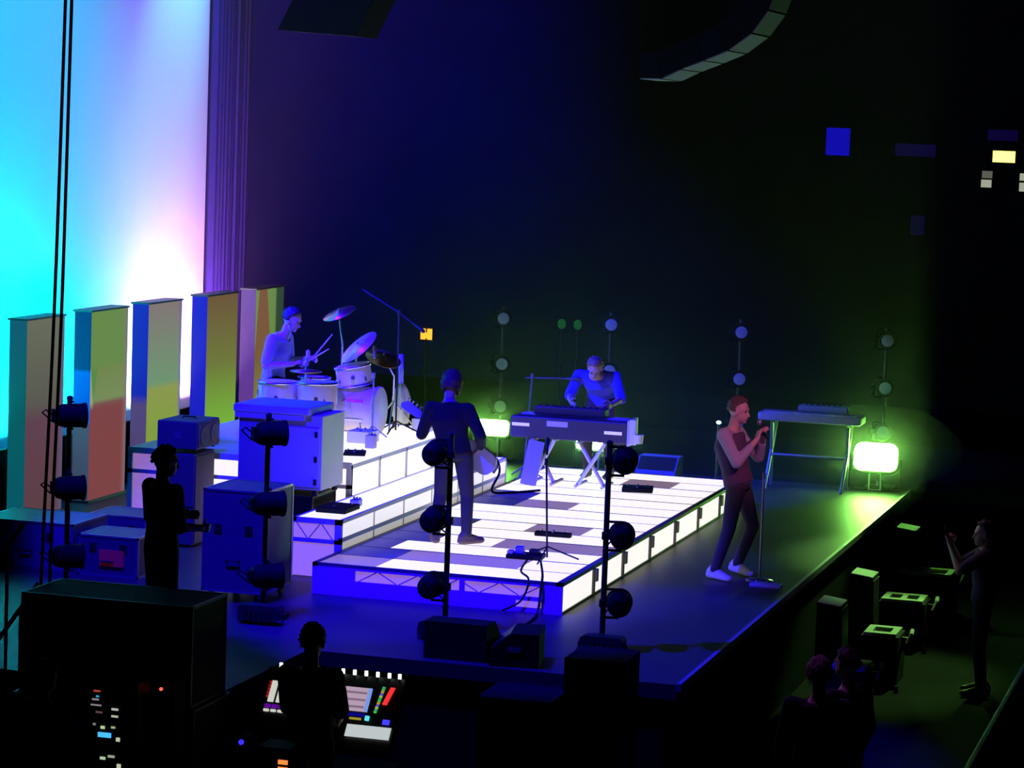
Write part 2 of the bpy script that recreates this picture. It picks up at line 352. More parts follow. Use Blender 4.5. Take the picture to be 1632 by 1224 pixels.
for j, (a0, a1) in enumerate(((RX0+0.06, -4.45), (-4.42, -3.6), (-3.57, RX1-0.06))):
    MB().box(a0, a1, RY0+0.008, RY0+0.02, 0.02, RH-0.26).build('end_panel', M_lilac if j == 0 else M_lit, dr)
    MB().box(a0, a1, RY0+0.008, RY0+0.02, RH-0.22, RH-0.06).build('end_slot_panel', M_lilac if j == 0 else M_lit, dr)

# ================================================================== PEOPLE
def cap(mb, p0, p1, r0, r1, n=12, flat=None, k=1.0):
    """tapered capsule; flat = axis vector along which it is squashed by k"""
    p0 = Vector(p0); p1 = Vector(p1); d = (p1-p0); L = d.length; d = d/L if L > 1e-6 else Vector((0, 0, 1))
    if flat is not None:
        a = Vector(flat); a = (a - d*a.dot(d)).normalized()
    else: a = d.orthogonal().normalized()
    b = d.cross(a); R_ = []
    def ring(c, r): R_.append([tuple(c + a*math.cos(2*PI*i/n)*r*k + b*math.sin(2*PI*i/n)*r) for i in range(n)])
    for t in (-0.97, -0.8, -0.45): ring(p0 + d*r0*t, r0*math.sqrt(1-t*t))
    ring(p0, r0); ring(p1, r1)
    for t in (0.45, 0.8, 0.97): ring(p1 + d*r1*t, r1*math.sqrt(1-t*t))
    mb.rings(R_)
def loft(mb, pts, rad, lat, n=16):
    """elliptical rings along a spine; rad = (depth, half width); lat = lateral axis"""
    lat = Vector(lat).normalized(); pts = [Vector(p) for p in pts]; R_ = []
    for i, (p, (rx, ry)) in enumerate(zip(pts, rad)):
        d = (pts[min(i+1, len(pts)-1)] - pts[max(i-1, 0)]).normalized()
        fwd = lat.cross(d).normalized(); l2 = d.cross(fwd)
        R_.append([tuple(p + fwd*math.cos(2*PI*k/n)*rx + l2*math.sin(2*PI*k/n)*ry) for k in range(n)])
    mb.rings(R_)
def fuse(name, mb, voxel, m, parent=None, it=2):
    me = mb.mesh(name+'_raw'); o = bpy.data.objects.new(name+'_raw', me); COL.objects.link(o)
    md = o.modifiers.new('r', 'REMESH'); md.mode = 'VOXEL'; md.voxel_size = voxel; md.use_smooth_shade = True
    dg = bpy.context.evaluated_depsgraph_get(); ev = o.evaluated_get(dg)
    m2 = bpy.data.meshes.new_from_object(ev); bpy.data.objects.remove(o); bpy.data.meshes.remove(me)
    bm = bmesh.new(); bm.from_mesh(m2)
    for _ in range(it): bmesh.ops.smooth_vert(bm, verts=bm.verts[:], factor=0.5, use_axis_x=True, use_axis_y=True, use_axis_z=True)
    bm.to_mesh(m2); bm.free(); m2.name = name; m2.materials.clear(); m2.materials.append(m); m2.shade_smooth()
    q = bpy.data.objects.new(name, m2); COL.objects.link(q)
    if parent is not None: q.parent = parent
    return q
def hand(mb, w_, d, nrm, curl, thumb):
    """palm and five bent fingers; d = pointing direction, nrm = the way the palm faces, thumb = side of the thumb"""
    w_ = Vector(w_); d = Vector(d).normalized(); nrm = Vector(nrm); nrm = (nrm - d*nrm.dot(d)).normalized(); s = d.cross(nrm)
    if s.dot(Vector(thumb)) < 0: s = -s
    for q in (-0.026, -0.009, 0.009, 0.026): cap(mb, w_ + s*q*0.7, w_ + d*0.085 + s*q, 0.014, 0.0125, 8)
    for q, L in ((-0.033, 0.062), (-0.011, 0.075), (0.011, 0.082), (0.033, 0.072)):
        p = w_ + d*0.088 + s*q; a = 0.25*curl
        for k, seg in enumerate((0.42, 0.32, 0.26)):
            a += curl*0.62; v = d*math.cos(a) + nrm*math.sin(a); p2 = p + v*L*seg
            cap(mb, p, p2, 0.0092-0.0006*k, 0.0088-0.0008*k, 8); p = p2
    p = w_ + d*0.03 + s*0.032
    for k, (dd, L) in enumerate((((d*0.6 + s*0.75 + nrm*0.35), 0.04), ((d*0.85 + s*0.15 + nrm*(0.3+0.5*curl)), 0.034), ((d*0.75 - s*0.2 + nrm*(0.3+0.6*curl)), 0.026))):
        p2 = p + dd.normalized()*L; cap(mb, p, p2, 0.0115-0.001*k, 0.0105-0.001*k, 8); p = p2
def person(label, loc, rz, J, shirt, trousers, shoes, hair, hair_len=0.0, look=(1, 0, 0), sleeve=0.9, skin=None, group=None, detail=True, vest=None, scale=1.0, hands=None, beard=None):
    g = {k: Vector(v) for k, v in J.items()}
    mb = MB()
    lat = (g['ls']-g['rs']).normalized()
    lath = (g['lh']-g['rh']).normalized()
    pel, wai, che, nec = g['pel'], g['wai'], g['che'], g['nec']
    sh = (g['ls']+g['rs'])/2
    loft(mb, [pel-(wai-pel)*0.5, pel, wai, che, sh*0.8+nec*0.2, nec*0.55+sh*0.45, nec], [(0.08, 0.12), (0.11, 0.16), (0.095, 0.14), (0.115, 0.165), (0.085, 0.15), (0.06, 0.085), (0.052, 0.055)], lat)
    hd = Vector(g['hd']); lk = Vector(look).normalized()
    side = Vector((0, 0, 1)).cross(lk).normalized(); upv = lk.cross(side)
    B = Matrix((lk, side, upv)).transposed().to_4x4(); HM = T(*hd) @ B
    cap(mb, nec - (hd-nec)*0.25, hd - upv*0.05 - lk*0.025, 0.056, 0.052)
    mb.ell((-0.012, 0, 0.02), (0.098, 0.077, 0.098), HM, 18, 12)          # skull
    mb.ell((0.022, 0, -0.045), (0.066, 0.060, 0.078), HM, 14, 10)         # face and jaw
    mb.ell((0.058, 0, -0.098), (0.024, 0.026, 0.020), HM, 10, 8)          # chin
    cap(mb, HM @ Vector((0.084, 0, 0.0)), HM @ Vector((0.103, 0, -0.038)), 0.009, 0.0135, 8)   # nose
    for s in (-1, 1):
        mb.ell((-0.008, s*0.078, -0.018), (0.022, 0.010, 0.032), HM, 8, 6)                       # ear
        mb.ell((0.076, s*0.032, 0.022), (0.014, 0.026, 0.009), HM, 8, 6)                         # brow
    mb.ell((0.083, 0, -0.068), (0.010, 0.024, 0.010), HM, 8, 6)                                  # lips
    for s in 'lr':
        cap(mb, g[s+'s'], g[s+'e'], 0.054, 0.042); cap(mb, g[s+'e'], g[s+'w'], 0.043, 0.028)
        mb.ell(tuple(g[s+'s']), (0.06, 0.06, 0.06))
        cap(mb, g[s+'h'], g[s+'k'], 0.085, 0.056); cap(mb, g[s+'k'], g[s+'a'], 0.056, 0.037)
        fd = Vector(g.get(s+'f', (1, 0, 0))); fd.z = min(fd.z, 0); fd.normalize()
        cap(mb, g[s+'a']-Vector((0, 0, 0.03))-fd*0.04, g[s+'a']-Vector((0, 0, 0.05))+fd*0.13, 0.035, 0.028, flat=(0, 0, 1), k=0.8)
        hs = (hands or {}).get(s)
        if hs: hand(mb, g[s+'w'], hs[0], hs[1], hs[2], hs[3])
        else:
            dd = (g[s+'w']-g[s+'e']); hand(mb, g[s+'w'], dd, (0.1, -1 if s == 'l' else 1, 0), 0.45, (1, 0, 0.2))
    body = fuse('person', mb, 0.0085, skin or M_skin, None, 1)
    body.location = loc; body.rotation_euler = (0, 0, rz); body.scale = (scale,)*3
    tag(body, label, 'person', group)
    # shirt
    s1 = MB(); e = 0.016
    loft(s1, [pel-(wai-pel)*0.18, pel+(wai-pel)*0.3, wai, che, sh*0.8+nec*0.2, nec*0.5+sh*0.5], [(0.125, 0.175), (0.122, 0.17), (0.112, 0.158), (0.13, 0.182), (0.10, 0.165), (0.075, 0.10)], lat)
    for s in 'lr':
        s1.ell(tuple(g[s+'s']), (0.073, 0.073, 0.073)); cap(s1, che*0.4+sh*0.6, g[s+'s'], 0.085, 0.07)
        if sleeve <= 0.5: cap(s1, g[s+'s'], g[s+'s'].lerp(g[s+'e'], sleeve*2), 0.072, 0.064)
        else:
            cap(s1, g[s+'s'], g[s+'e'], 0.07, 0.057); cap(s1, g[s+'e'], g[s+'e'].lerp(g[s+'w'], (sleeve-0.5)*2), 0.057, 0.043)
    fuse('shirt', s1, 0.011, shirt, body, 2)
    if vest is not None:
        s3 = MB()
        loft(s3, [pel-(wai-pel)*0.10, wai, che, sh*0.75+nec*0.25], [(0.142, 0.190), (0.130, 0.176), (0.152, 0.200), (0.125, 0.160)], lat)
        fuse('vest', s3, 0.012, vest, body, 2)
    t1 = MB(); loft(t1, [pel-(wai-pel)*0.55, pel, pel+(wai-pel)*0.55], [(0.10, 0.14), (0.123, 0.172), (0.108, 0.155)], lath)
    for s in 'lr':
        cap(t1, g[s+'h'], g[s+'k'], 0.097, 0.067); cap(t1, g[s+'k'], g[s+'a']+Vector((0, 0, 0.015)), 0.067, 0.052)
    fuse('trousers', t1, 0.011, trousers, body, 2)
    for s in 'lr':
        fd = Vector(g.get(s+'f', (1, 0, 0))).normalized(); k = MB(); a = g[s+'a']
        sd2 = Vector((0, 0, 1)).cross(fd).normalized(); up2 = fd.cross(sd2); F = Matrix((fd, sd2, up2)).transposed().to_4x4(); SM = T(*a) @ F
        cap(k, SM @ Vector((-0.045, 0, -0.02)), SM @ Vector((-0.015, 0, 0.025)), 0.046, 0.042)
        cap(k, SM @ Vector((-0.05, 0, -0.048)), SM @ Vector((0.16, 0, -0.05)), 0.046, 0.043, flat=up2, k=0.78)
        cap(k, SM @ Vector((0.0, 0, -0.01)), SM @ Vector((0.12, 0, -0.042)), 0.043, 0.036)
        fuse('shoe', k, 0.009, shoes, body, 1)
    # hair: cap of the skull without the face
    if hair is not None:
        bm = bmesh.new(); bmesh.ops.create_icosphere(bm, subdivisions=4, radius=1.0)
        dele = []
        for v in bm.verts:
            c = v.co.copy(); nn = math.sin(c.x*17+c.y*9)*math.sin(c.z*15+c.y*13) + 0.6*math.sin(c.x*31-c.z*23)*math.sin(c.y*29+c.z*11)
            rr = 1.04 + 0.11*nn + (0.10 if hair_len > 0.2 else 0.0)
            low = -0.28 - hair_len if c.x < 0.15 else 0.12 + 0.9*max(0, c.x-0.15)
            if hair_len > 0.2 and c.x < 0.55 and abs(c.y) > 0.62: low = -0.9
            if c.z < low: dele.append(v)
            p = Vector((-0.014+c.x*0.109*rr, c.y*0.088*rr, 0.024+c.z*0.110*rr))
            if c.z < 0 and hair_len > 0: p.z *= 1+hair_len*0.8
            v.co = HM @ p
        bmesh.ops.delete(bm, geom=dele, context='VERTS')
        bmesh.ops.solidify(bm, geom=bm.faces[:], thickness=0.02)
        me = bpy.data.meshes.new('hair'); bm.to_mesh(me); bm.free(); me.materials.append(hair); me.shade_smooth()
        h = bpy.data.objects.new('hair', me); COL.objects.link(h); h.parent = body
    if beard is not None:
        k = MB(); k.ell((0.036, 0, -0.092), (0.052, 0.056, 0.040), HM, 14, 10); k.ell((0.03, 0, -0.06), (0.05, 0.0665, 0.035), HM, 14, 8)
        fuse('beard', k, 0.009, beard, body, 1)
    if detail:
        for s in (-1, 1): MB().ell((0.084, s*0.031, 0.002), (0.007, 0.012, 0.007), HM, 8, 6).build('eye', mat('eye_dark', (0.03, 0.02, 0.02), 0.2), body, True)
        MB().ell((0.090, 0, -0.068), (0.006, 0.018, 0.004), HM, 8, 6).build('mouth', mat('mouth_red', (0.25, 0.06, 0.06), 0.5), body, True)
    return body
def stand(**kw):
    J = dict(pel=(0, 0, 0.95), wai=(0, 0, 1.08), che=(0.01, 0, 1.27), nec=(0, 0, 1.47), hd=(0.025, 0, 1.63),
             ls=(0, 0.19, 1.40), rs=(0, -0.19, 1.40), le=(-0.03, 0.25, 1.12), re=(-0.03, -0.25, 1.12), lw=(0.08, 0.25, 0.88), rw=(0.08, -0.25, 0.88),
             lh=(0, 0.09, 0.92), rh=(0, -0.09, 0.92), lk=(0.02, 0.11, 0.50), rk=(0.02, -0.11, 0.50), la=(-0.02, 0.12, 0.085), ra=(-0.02, -0.12, 0.085))
    J.update(kw); return J
C_dark = mat('dark_cloth', (0.014, 0.013, 0.016), 0.9, noise=0.2, nscale=40)
C_jeans = mat('charcoal_jeans', (0.05, 0.045, 0.05), 0.9, noise=0.2, nscale=40)
C_grey = mat('grey_sleeves', (0.36, 0.34, 0.36), 0.9, noise=0.1, nscale=40)
C_vest = mat('dark_mauve_vest', (0.10, 0.055, 0.09), 0.9, noise=0.15, nscale=30)
C_pale = mat('pale_grey_tee', (0.42, 0.42, 0.45), 0.9, noise=0.08, nscale=40)
C_tee = mat('blue_light_tee', (0.06, 0.06, 0.62), 0.9, noise=0.06, nscale=40)  # blue of the stage wash is put into the cloth colour
C_shoe = mat('white_trainers', (0.75, 0.72, 0.75), 0.6)
C_bshoe = mat('black_shoes', (0.03, 0.03, 0.03), 0.5)
H_dark = mat('dark_hair', (0.018, 0.013, 0.012), 0.7, noise=0.3, nscale=60)
H_brown = mat('brown_hair', (0.10, 0.065, 0.045), 0.7, noise=0.3, nscale=60)
H_fair = mat('fair_hair', (0.22, 0.15, 0.09), 0.7, noise=0.3, nscale=60)

person('singer in a dark vest with grey sleeves and white trainers, both hands at a microphone', (0.93, 2.70, 0.0), 0.0,
    dict(pel=(0.05, 0, 0.93), wai=(0.01, 0, 1.07), che=(-0.045, 0, 1.27), nec=(-0.015, 0, 1.465), hd=(0.03, 0, 1.62),
         rs=(-0.075, -0.185, 1.395), ls=(-0.02, 0.185, 1.395), re=(0.08, -0.27, 1.15), le=(0.19, 0.21, 1.16), rw=(0.235, -0.12, 1.37), lw=(0.27, 0.035, 1.39),
         rh=(0.045, -0.09, 0.90), lh=(0.06, 0.09, 0.90), rk=(0.0, -0.12, 0.49), lk=(0.18, 0.13, 0.50), ra=(-0.105, -0.18, 0.088), la=(0.035, 0.20, 0.10), rf=(1, -0.45, -0.05), lf=(1, -0.5, -0.12)),
    C_grey, C_jeans, C_shoe, H_brown, 0.0, (0.98, -0.22, -0.08), sleeve=0.82, vest=C_vest,
    hands={'r': ((0.12, 0.45, 0.9), (0.6, 0.6, -0.2), 1.1, (-1, 0, 0.3)), 'l': ((-0.05, -0.5, 0.85), (0.6, -0.6, -0.2), 1.1, (-1, 0, 0.3))})
person('bass player in dark clothes seen from behind on the glowing platform', (-1.56, 1.66, 0.284), math.radians(97),
    dict(pel=(-0.02, 0, 0.87), wai=(-0.01, 0.02, 1.0), che=(0.0, 0.06, 1.18), nec=(0.05, 0.07, 1.36), hd=(0.10, 0.06, 1.50),
         ls=(0.01, 0.24, 1.28), rs=(0.0, -0.12, 1.28), le=(0.05, 0.33, 1.02), re=(-0.06, -0.26, 1.05), lw=(0.27, 0.33, 1.04), rw=(0.18, -0.22, 0.90),
         lh=(0, 0.09, 0.84), rh=(0, -0.09, 0.84), lk=(0.07, 0.13, 0.46), rk=(0.05, -0.13, 0.46), la=(-0.04, 0.15, 0.085), ra=(-0.03, -0.15, 0.085), lf=(1, 0.35, 0), rf=(0.75, -0.8, 0)),
    C_dark, C_jeans, mat('tan_shoes', (0.16, 0.10, 0.07), 0.6), H_brown, 0.35, (0.9, -0.1, -0.42), sleeve=0.92,
    hands={'l': ((0.2, -0.6, 0.6), (-0.3, -0.4, -0.8), 1.0, (0, 0, 1)), 'r': ((0.2, 0.55, -0.5), (0.2, 0.2, -0.9), 0.5, (0, 0, 1))})
person('keyboard player bowed over the keyboard in a shirt coloured as if blue-lit', (-1.52, 6.92, 0.284), math.radians(-90),
    dict(pel=(-0.12, 0, 0.90), wai=(-0.06, 0, 1.02), che=(0.05, 0, 1.12), nec=(0.20, 0, 1.22), hd=(0.29, 0.02, 1.29),
         ls=(0.10, 0.21, 1.18), rs=(0.10, -0.21, 1.18), le=(0.14, 0.30, 0.95), re=(0.14, -0.30, 0.95), lw=(0.37, 0.25, 0.90), rw=(0.37, -0.22, 0.90),
         lh=(-0.1, 0.09, 0.88), rh=(-0.1, -0.09, 0.88), lk=(-0.02, 0.12, 0.48), rk=(-0.02, -0.12, 0.48), la=(-0.12, 0.13, 0.085), ra=(-0.12, -0.13, 0.085)),
    C_tee, C_jeans, C_bshoe, H_fair, 0.05, (0.75, 0.1, -0.66), sleeve=0.5)
person('drummer seated behind the kit in a pale tee shirt holding two sticks', (-4.40, 4.40, 0.88), 0.0,
    dict(pel=(-0.08, 0, 0.55), wai=(-0.08, 0, 0.68), che=(-0.03, 0, 0.88), nec=(0.05, 0, 1.07), hd=(0.12, 0, 1.215),
         ls=(-0.01, 0.19, 1.0), rs=(-0.03, -0.19, 1.0), le=(-0.02, 0.30, 0.74), re=(-0.06, -0.29, 0.73), lw=(0.24, 0.16, 0.80), rw=(0.21, -0.20, 0.76),
         lh=(-0.06, 0.10, 0.53), rh=(-0.06, -0.10, 0.53), lk=(0.36, 0.22, 0.50), rk=(0.36, -0.22, 0.50), la=(0.42, 0.22, 0.085), ra=(0.42, -0.22, 0.085)),
    C_pale, C_dark, C_bshoe, H_dark, 0.0, (0.93, -0.1, -0.34), sleeve=0.40,
    hands={'l': ((0.9, 0, 0.2), (0, -0.3, -1), 1.15, (0, -1, 0.2)), 'r': ((0.9, 0.1, 0.3), (0, 0.3, -1), 1.15, (0, 1, 0.2))})
person('crew member with headphones standing in silhouette before the amplifiers', (-2.31, -3.45, 0.0), math.radians(55),
    stand(le=(0.05, 0.26, 1.14), lw=(0.25, 0.12, 1.16), re=(0.0, -0.27, 1.13), rw=(0.24, -0.20, 1.10), hd=(0.03, 0, 1.615)),
    C_dark, C_dark, C_bshoe, H_dark, 0.0, (0.9, -0.2, -0.1), sleeve=0.6, scale=0.975)
person('mixing desk operator standing in silhouette with his back to the camera', (-0.53, -4.84, ZF), math.radians(95),
    stand(ls=(0, 0.17, 1.40), rs=(0, -0.17, 1.40), le=(0.12, 0.19, 1.14), lw=(0.36, 0.12, 1.02), re=(0.12, -0.19, 1.14), rw=(0.36, -0.12, 1.02)),
    C_dark, C_dark, C_bshoe, H_dark, 0.0, (0.95, 0.1, -0.3), sleeve=0.5, scale=1.02, detail=False)
person('crew member in the lower left corner, dark head and shoulders behind the rack', (-1.95, -6.2, ZF), math.radians(70),
    stand(), C_dark, C_dark, C_bshoe, H_dark, 0.0, (0.95, 0, -0.2), detail=False, scale=0.94)
person('audience member at the pit barrier holding up a phone in both hands', (3.27, 3.58, ZF), math.radians(185),
    stand(le=(0.24, 0.22, 1.24), lw=(0.34, 0.06, 1.46), re=(0.24, -0.22, 1.24), rw=(0.34, -0.06, 1.46), hd=(0.03, 0, 1.585)),
    mat('violet_top', (0.05, 0.03, 0.07), 0.9), C_dark, C_bshoe, H_dark, 0.2, (0.95, 0.2, 0.0), sleeve=0.4,
    hands={'l': ((0.2, -0.2, 0.9), (0.2, -0.9, 0), 0.8, (-1, 0, 0)), 'r': ((0.2, 0.2, 0.9), (0.2, 0.9, 0), 0.8, (-1, 0, 0))})
person('spectator with purple-rimmed hair in the dark beside the pit, left of a pair', (2.96, -3.96, ZF), math.radians(100),
    stand(), C_dark, C_dark, C_bshoe, H_brown, 0.2, (1, 0, 0), detail=False, scale=0.975)
person('spectator close behind the purple-haired one, turned towards the stage', (3.06, -3.30, ZF), math.radians(150),
    stand(), C_dark, C_dark, C_bshoe, H_dark, 0.0, (1, 0, 0), detail=False, scale=0.95)

# ================================================================== INSTRUMENTS AND GEAR ON STAGE
# ---- drums
def drum(label, c, r, h, legs=True, tilt=None, group='cream drums of the kit'):
    t = thing('drum', label, 'drum', c); t.name = 'floor_tom' if legs else 'rack_tom'
    if tilt is not None: t.rotation_euler = tilt
    MB().lathe([(r-0.004, 0.0), (r, 0.01), (r, h-0.01), (r-0.004, h)], 32).build('shell', M_cream, t, True)
    MB().lathe([(r-0.012, h), (r-0.02, h+0.006), (0.01, h+0.008)], 32).build('batter_head', M_head, t)
    for z in (0.0, h-0.018):
        MB().rings([[(rr*math.cos(2*PI*i/32), rr*math.sin(2*PI*i/32), z+zz) for i in range(32)] for rr, zz in ((r+0.001, 0), (r+0.012, 0), (r+0.012, 0.022), (r+0.001, 0.022), (r+0.001, 0))], False).build('hoop', M_chrome, t, True)
    for k in range(8):
        a = 2*PI*k/8+0.2
        MB().box(-0.008, 0.012, -0.01, 0.01, 0.05, 0.095, T(r*math.cos(a), r*math.sin(a), 0) @ R(a, 'Z')).build('lug', M_chrome, t)
    if legs:
        for k in range(3):
            a = 2*PI*k/3-0.9; x, y = (r+0.015)*math.cos(a), (r+0.015)*math.sin(a)
            MB().path([(x, y, h*0.5), (x, y, -(c[2]-RH)+0.06), (x+0.03*math.cos(a), y+0.03*math.sin(a), -(c[2]-RH)+0.012)], 0.008).build('leg', M_chrome, t, True)
    MB().cyl((r*math.cos(-1.3), r*math.sin(-1.3), h*0.5), ((r+0.006)*math.cos(-1.3), (r+0.006)*math.sin(-1.3), h*0.5), 0.022, n=16).build('badge', mat('dark_badge', (0.06, 0.05, 0.05), 0.4), t)
    return t
drum('cream floor tom at the left of the kit, closest to the drummer', (-4.12, 3.62, 1.20), 0.205, 0.31)
drum('cream floor tom right of its twin, above the white cabinet', (-3.68, 3.62, 1.21), 0.205, 0.32)
drum('cream rack tom mounted above the bass drum', (-3.68, 4.78, 1.40), 0.19, 0.22, False, (0.10, -0.16, 0))
bdr = thing('bass_drum', 'lilac-lit bass drum lying on the riser before the drummer', 'drum', (-3.63, 4.78, 1.14))
BM = R(PI/2, 'Y')
MB().lathe([(0.245, -0.22), (0.25, -0.21), (0.25, 0.21), (0.245, 0.22)], 36, BM).build('shell', M_cream, bdr, True)
for s in (-1, 1):
    MB().lathe([(0.256, s*0.205), (0.262, s*0.21), (0.262, s*0.235), (0.250, s*0.24)], 36, BM).build('hoop', M_white, bdr, True)
    MB().lathe([(0.245, s*0.221), (0.01, s*0.225)], 36, BM).build('drum_head', M_head, bdr)
for k in range(8):
    a = 2*PI*k/8+0.35
    MB().box(-0.12, 0.12, -0.010, 0.010, 0.25, 0.262, R(a, 'X')).build('lug', M_chrome, bdr)
for s in (-1, 1): MB().path([(0.08, s*0.20, -0.10), (0.14, s*0.30, -0.25)], 0.009).build('spur', M_chrome, bdr, True)
sn = thing('snare_drum', 'shallow snare drum in front of the drummer between the toms', 'drum', (-4.02, 4.42, 1.36))
MB().lathe([(0.165, 0), (0.168, 0.008), (0.168, 0.13), (0.165, 0.14)], 32).build('shell', M_chrome, sn, True)
MB().lathe([(0.16, 0.14), (0.01, 0.146)], 32).build('batter_head', M_head, sn)
for z in (0, 0.122): MB().lathe([(0.169, z), (0.178, z), (0.178, z+0.02), (0.169, z+0.02)], 32).build('hoop', M_chrome, sn, True)
sst = MB().cyl((0, 0, -0.48+0.12), (0, 0, 0), 0.014)
for k in range(3): sst.path([(0, 0, -0.32), (0.2*math.cos(k*2.1), 0.2*math.sin(k*2.1), -0.47)], 0.009)
sst.build('stand', M_chrome, sn)
th = thing('drum_throne', 'round black drum stool under the drummer', 'stool', (-4.48, 4.40, RH))
MB().lathe([(0.15, 0.38), (0.17, 0.40), (0.17, 0.445), (0.15, 0.462), (0.01, 0.466)], 24).build('seat', M_black, th, True)
MB().cyl((0, 0, 0.1), (0, 0, 0.39), 0.018).build('post', M_chrome, th)
for k in range(3): MB().path([(0, 0, 0.2), (0.24*math.cos(k*2.094+0.4), 0.24*math.sin(k*2.094+0.4), 0.012)], 0.012).build('leg', M_chrome, th)
def cymbal(label, base, top, r, tilt, mt=M_brass):
    t = thing('cymbal_stand', label, 'cymbal', base)
    z = top[2]-base[2]; x, y = top[0]-base[0], top[1]-base[1]
    MB().path([(0, 0, 0.15), (0, 0, z*0.72), (x, y, z)], 0.011).build('pole', M_chrome, t, True)
    for k in range(3): MB().path([(0, 0, 0.32), (0.27*math.cos(k*2.094+0.7), 0.27*math.sin(k*2.094+0.7), 0.012)], 0.009).build('leg', M_chrome, t)
    c = MB().lathe([(0.006, 0.018), (0.03, 0.014), (0.042, 0.003), (r, -0.020), (r, -0.023), (0.042, -0.002), (0.006, 0.010)], 36, T(x, y, z) @ tilt)
    c.build('cymbal', mt, t, True)
    MB().cyl((x, y, z), (x, y, z+0.04), 0.008).build('wing_nut', M_chrome, t)
    return t
M_blueb = mat('pale_bronze', (0.62, 0.55, 0.42), 0.4, 0.6)
cymbal('large ride cymbal tilted towards the blue light over the drum kit', (-3.78, 5.05, RH), (-3.66, 4.75, 1.83), 0.24, R(0.55, 'X') @ R(-0.55, 'Y'), M_blueb)
cymbal('brass crash cymbal low at the right of the drum kit', (-3.42, 5.30, RH), (-3.46, 5.05, 1.70), 0.20, R(0.3, 'X') @ R(0.35, 'Y'))
cymbal('small dark cymbal high behind the kit, left of the ride', (-4.05, 5.35, RH), (-4.05, 5.2, 2.15), 0.19, R(0.35, 'X') @ R(-0.3, 'Y'))
hh = thing('hi_hat', 'pair of hi-hat cymbals on a stand just before the drummer', 'cymbal', (-3.98, 4.05, RH))
MB().cyl((0, 0, 0.05), (0, 0, 0.86), 0.010).build('pole', M_chrome, hh)
for k in range(3): MB().path([(0, 0, 0.28), (0.22*math.cos(k*2.094+0.2), 0.22*math.sin(k*2.094+0.2), 0.012)], 0.008).build('leg', M_chrome, hh)
MB().lathe([(0.005, 0.74), (0.03, 0.735), (0.17, 0.715), (0.17, 0.712)], 30).build('top_cymbal', M_brass, hh, True)
MB().lathe([(0.17, 0.708), (0.17, 0.705), (0.03, 0.685), (0.005, 0.68)], 30).build('bottom_cymbal', M_brass, hh, True)
MB().lathe([(0.014, 0.76), (0.03, 0.775), (0.03, 0.81), (0.012, 0.825)], 16).build('clutch', M_white, hh, True)
for lab, a, b in (('drum stick raised in the far hand of the drummer', (-4.10, 4.57, 1.69), (-3.86, 4.50, 1.96)), ('drum stick held lower in the near hand of the drummer', (-4.12, 4.22, 1.62), (-3.82, 4.30, 1.82))):
    a = Vector(a); b = Vector(b)
    tag(MB().path([a, a.lerp(b, 0.8), a.lerp(b, 0.93), b.lerp(a, 0.02), b], [0.0085, 0.007, 0.0045, 0.007, 0.004], 8).build('drum_stick', mat('stick_wood', (0.62, 0.52, 0.42), 0.5), None, True), lab, 'drum stick', 'drum sticks')
def mic_stand(name, label, base, pts, tripod=0.25, cat='microphone stand', mt=M_dark, r=0.010, mic=True, round_base=False):
    t = thing(name, label, cat, base); b = Vector(base)
    L_ = [Vector(p)-b for p in pts]
    MB().path([(0, 0, 0.03)] + [L_[0]], r).build('pole', mt, t)
    if len(L_) > 1: MB().path(L_[1:], r*0.85).build('boom', mt, t)
    if round_base: MB().lathe([(0.13, 0), (0.13, 0.018), (0.05, 0.03), (0.01, 0.034)], 28).build('base', mt, t, True)
    else:
        for k in range(3): MB().path([(0, 0, 0.13), (tripod*math.cos(k*2.094+0.5), tripod*math.sin(k*2.094+0.5), 0.012)], r*0.8).build('leg', mt, t)
    MB().cyl(L_[0]-Vector((0, 0, 0.03)), L_[0]+Vector((0, 0, 0.03)), r*1.8).build('clutch', mt, t)
    if mic:
        e = L_[-1]; d = (L_[-1]-(L_[-2] if len(L_) > 1 else Vector((0, 0, 0)))).normalized()
        MB().path([e, e+d*0.10, e+d*0.12, e+d*0.16, e+d*0.175], [0.011, 0.014, 0.022, 0.022, 0.010], 12).build('microphone', mt, t, True)
    return t
mic_stand('overhead_microphone_stand', 'tall boom stand with an overhead microphone above the drum kit', (-3.30, 5.05, RH), [(-3.30, 5.05, 2.19), (-3.73, 5.05, 2.42), (-3.30, 5.05, 2.19), (-3.15, 5.05, 2.09)], mt=M_dark, r=0.011)
mic_stand('drum_microphone_stand', 'short stand with a microphone at the right edge of the drum kit', (-3.36, 4.45, RH), [(-3.36, 4.45, 1.55), (-3.42, 4.62, 1.72)], 0.16, mt=M_steel)
mic_stand('snare_microphone_stand', 'short stand with a microphone between the two floor toms', (-3.92, 3.95, RH), [(-3.92, 3.95, 1.5), (-3.96, 4.05, 1.66)], 0.14, mt=M_white)
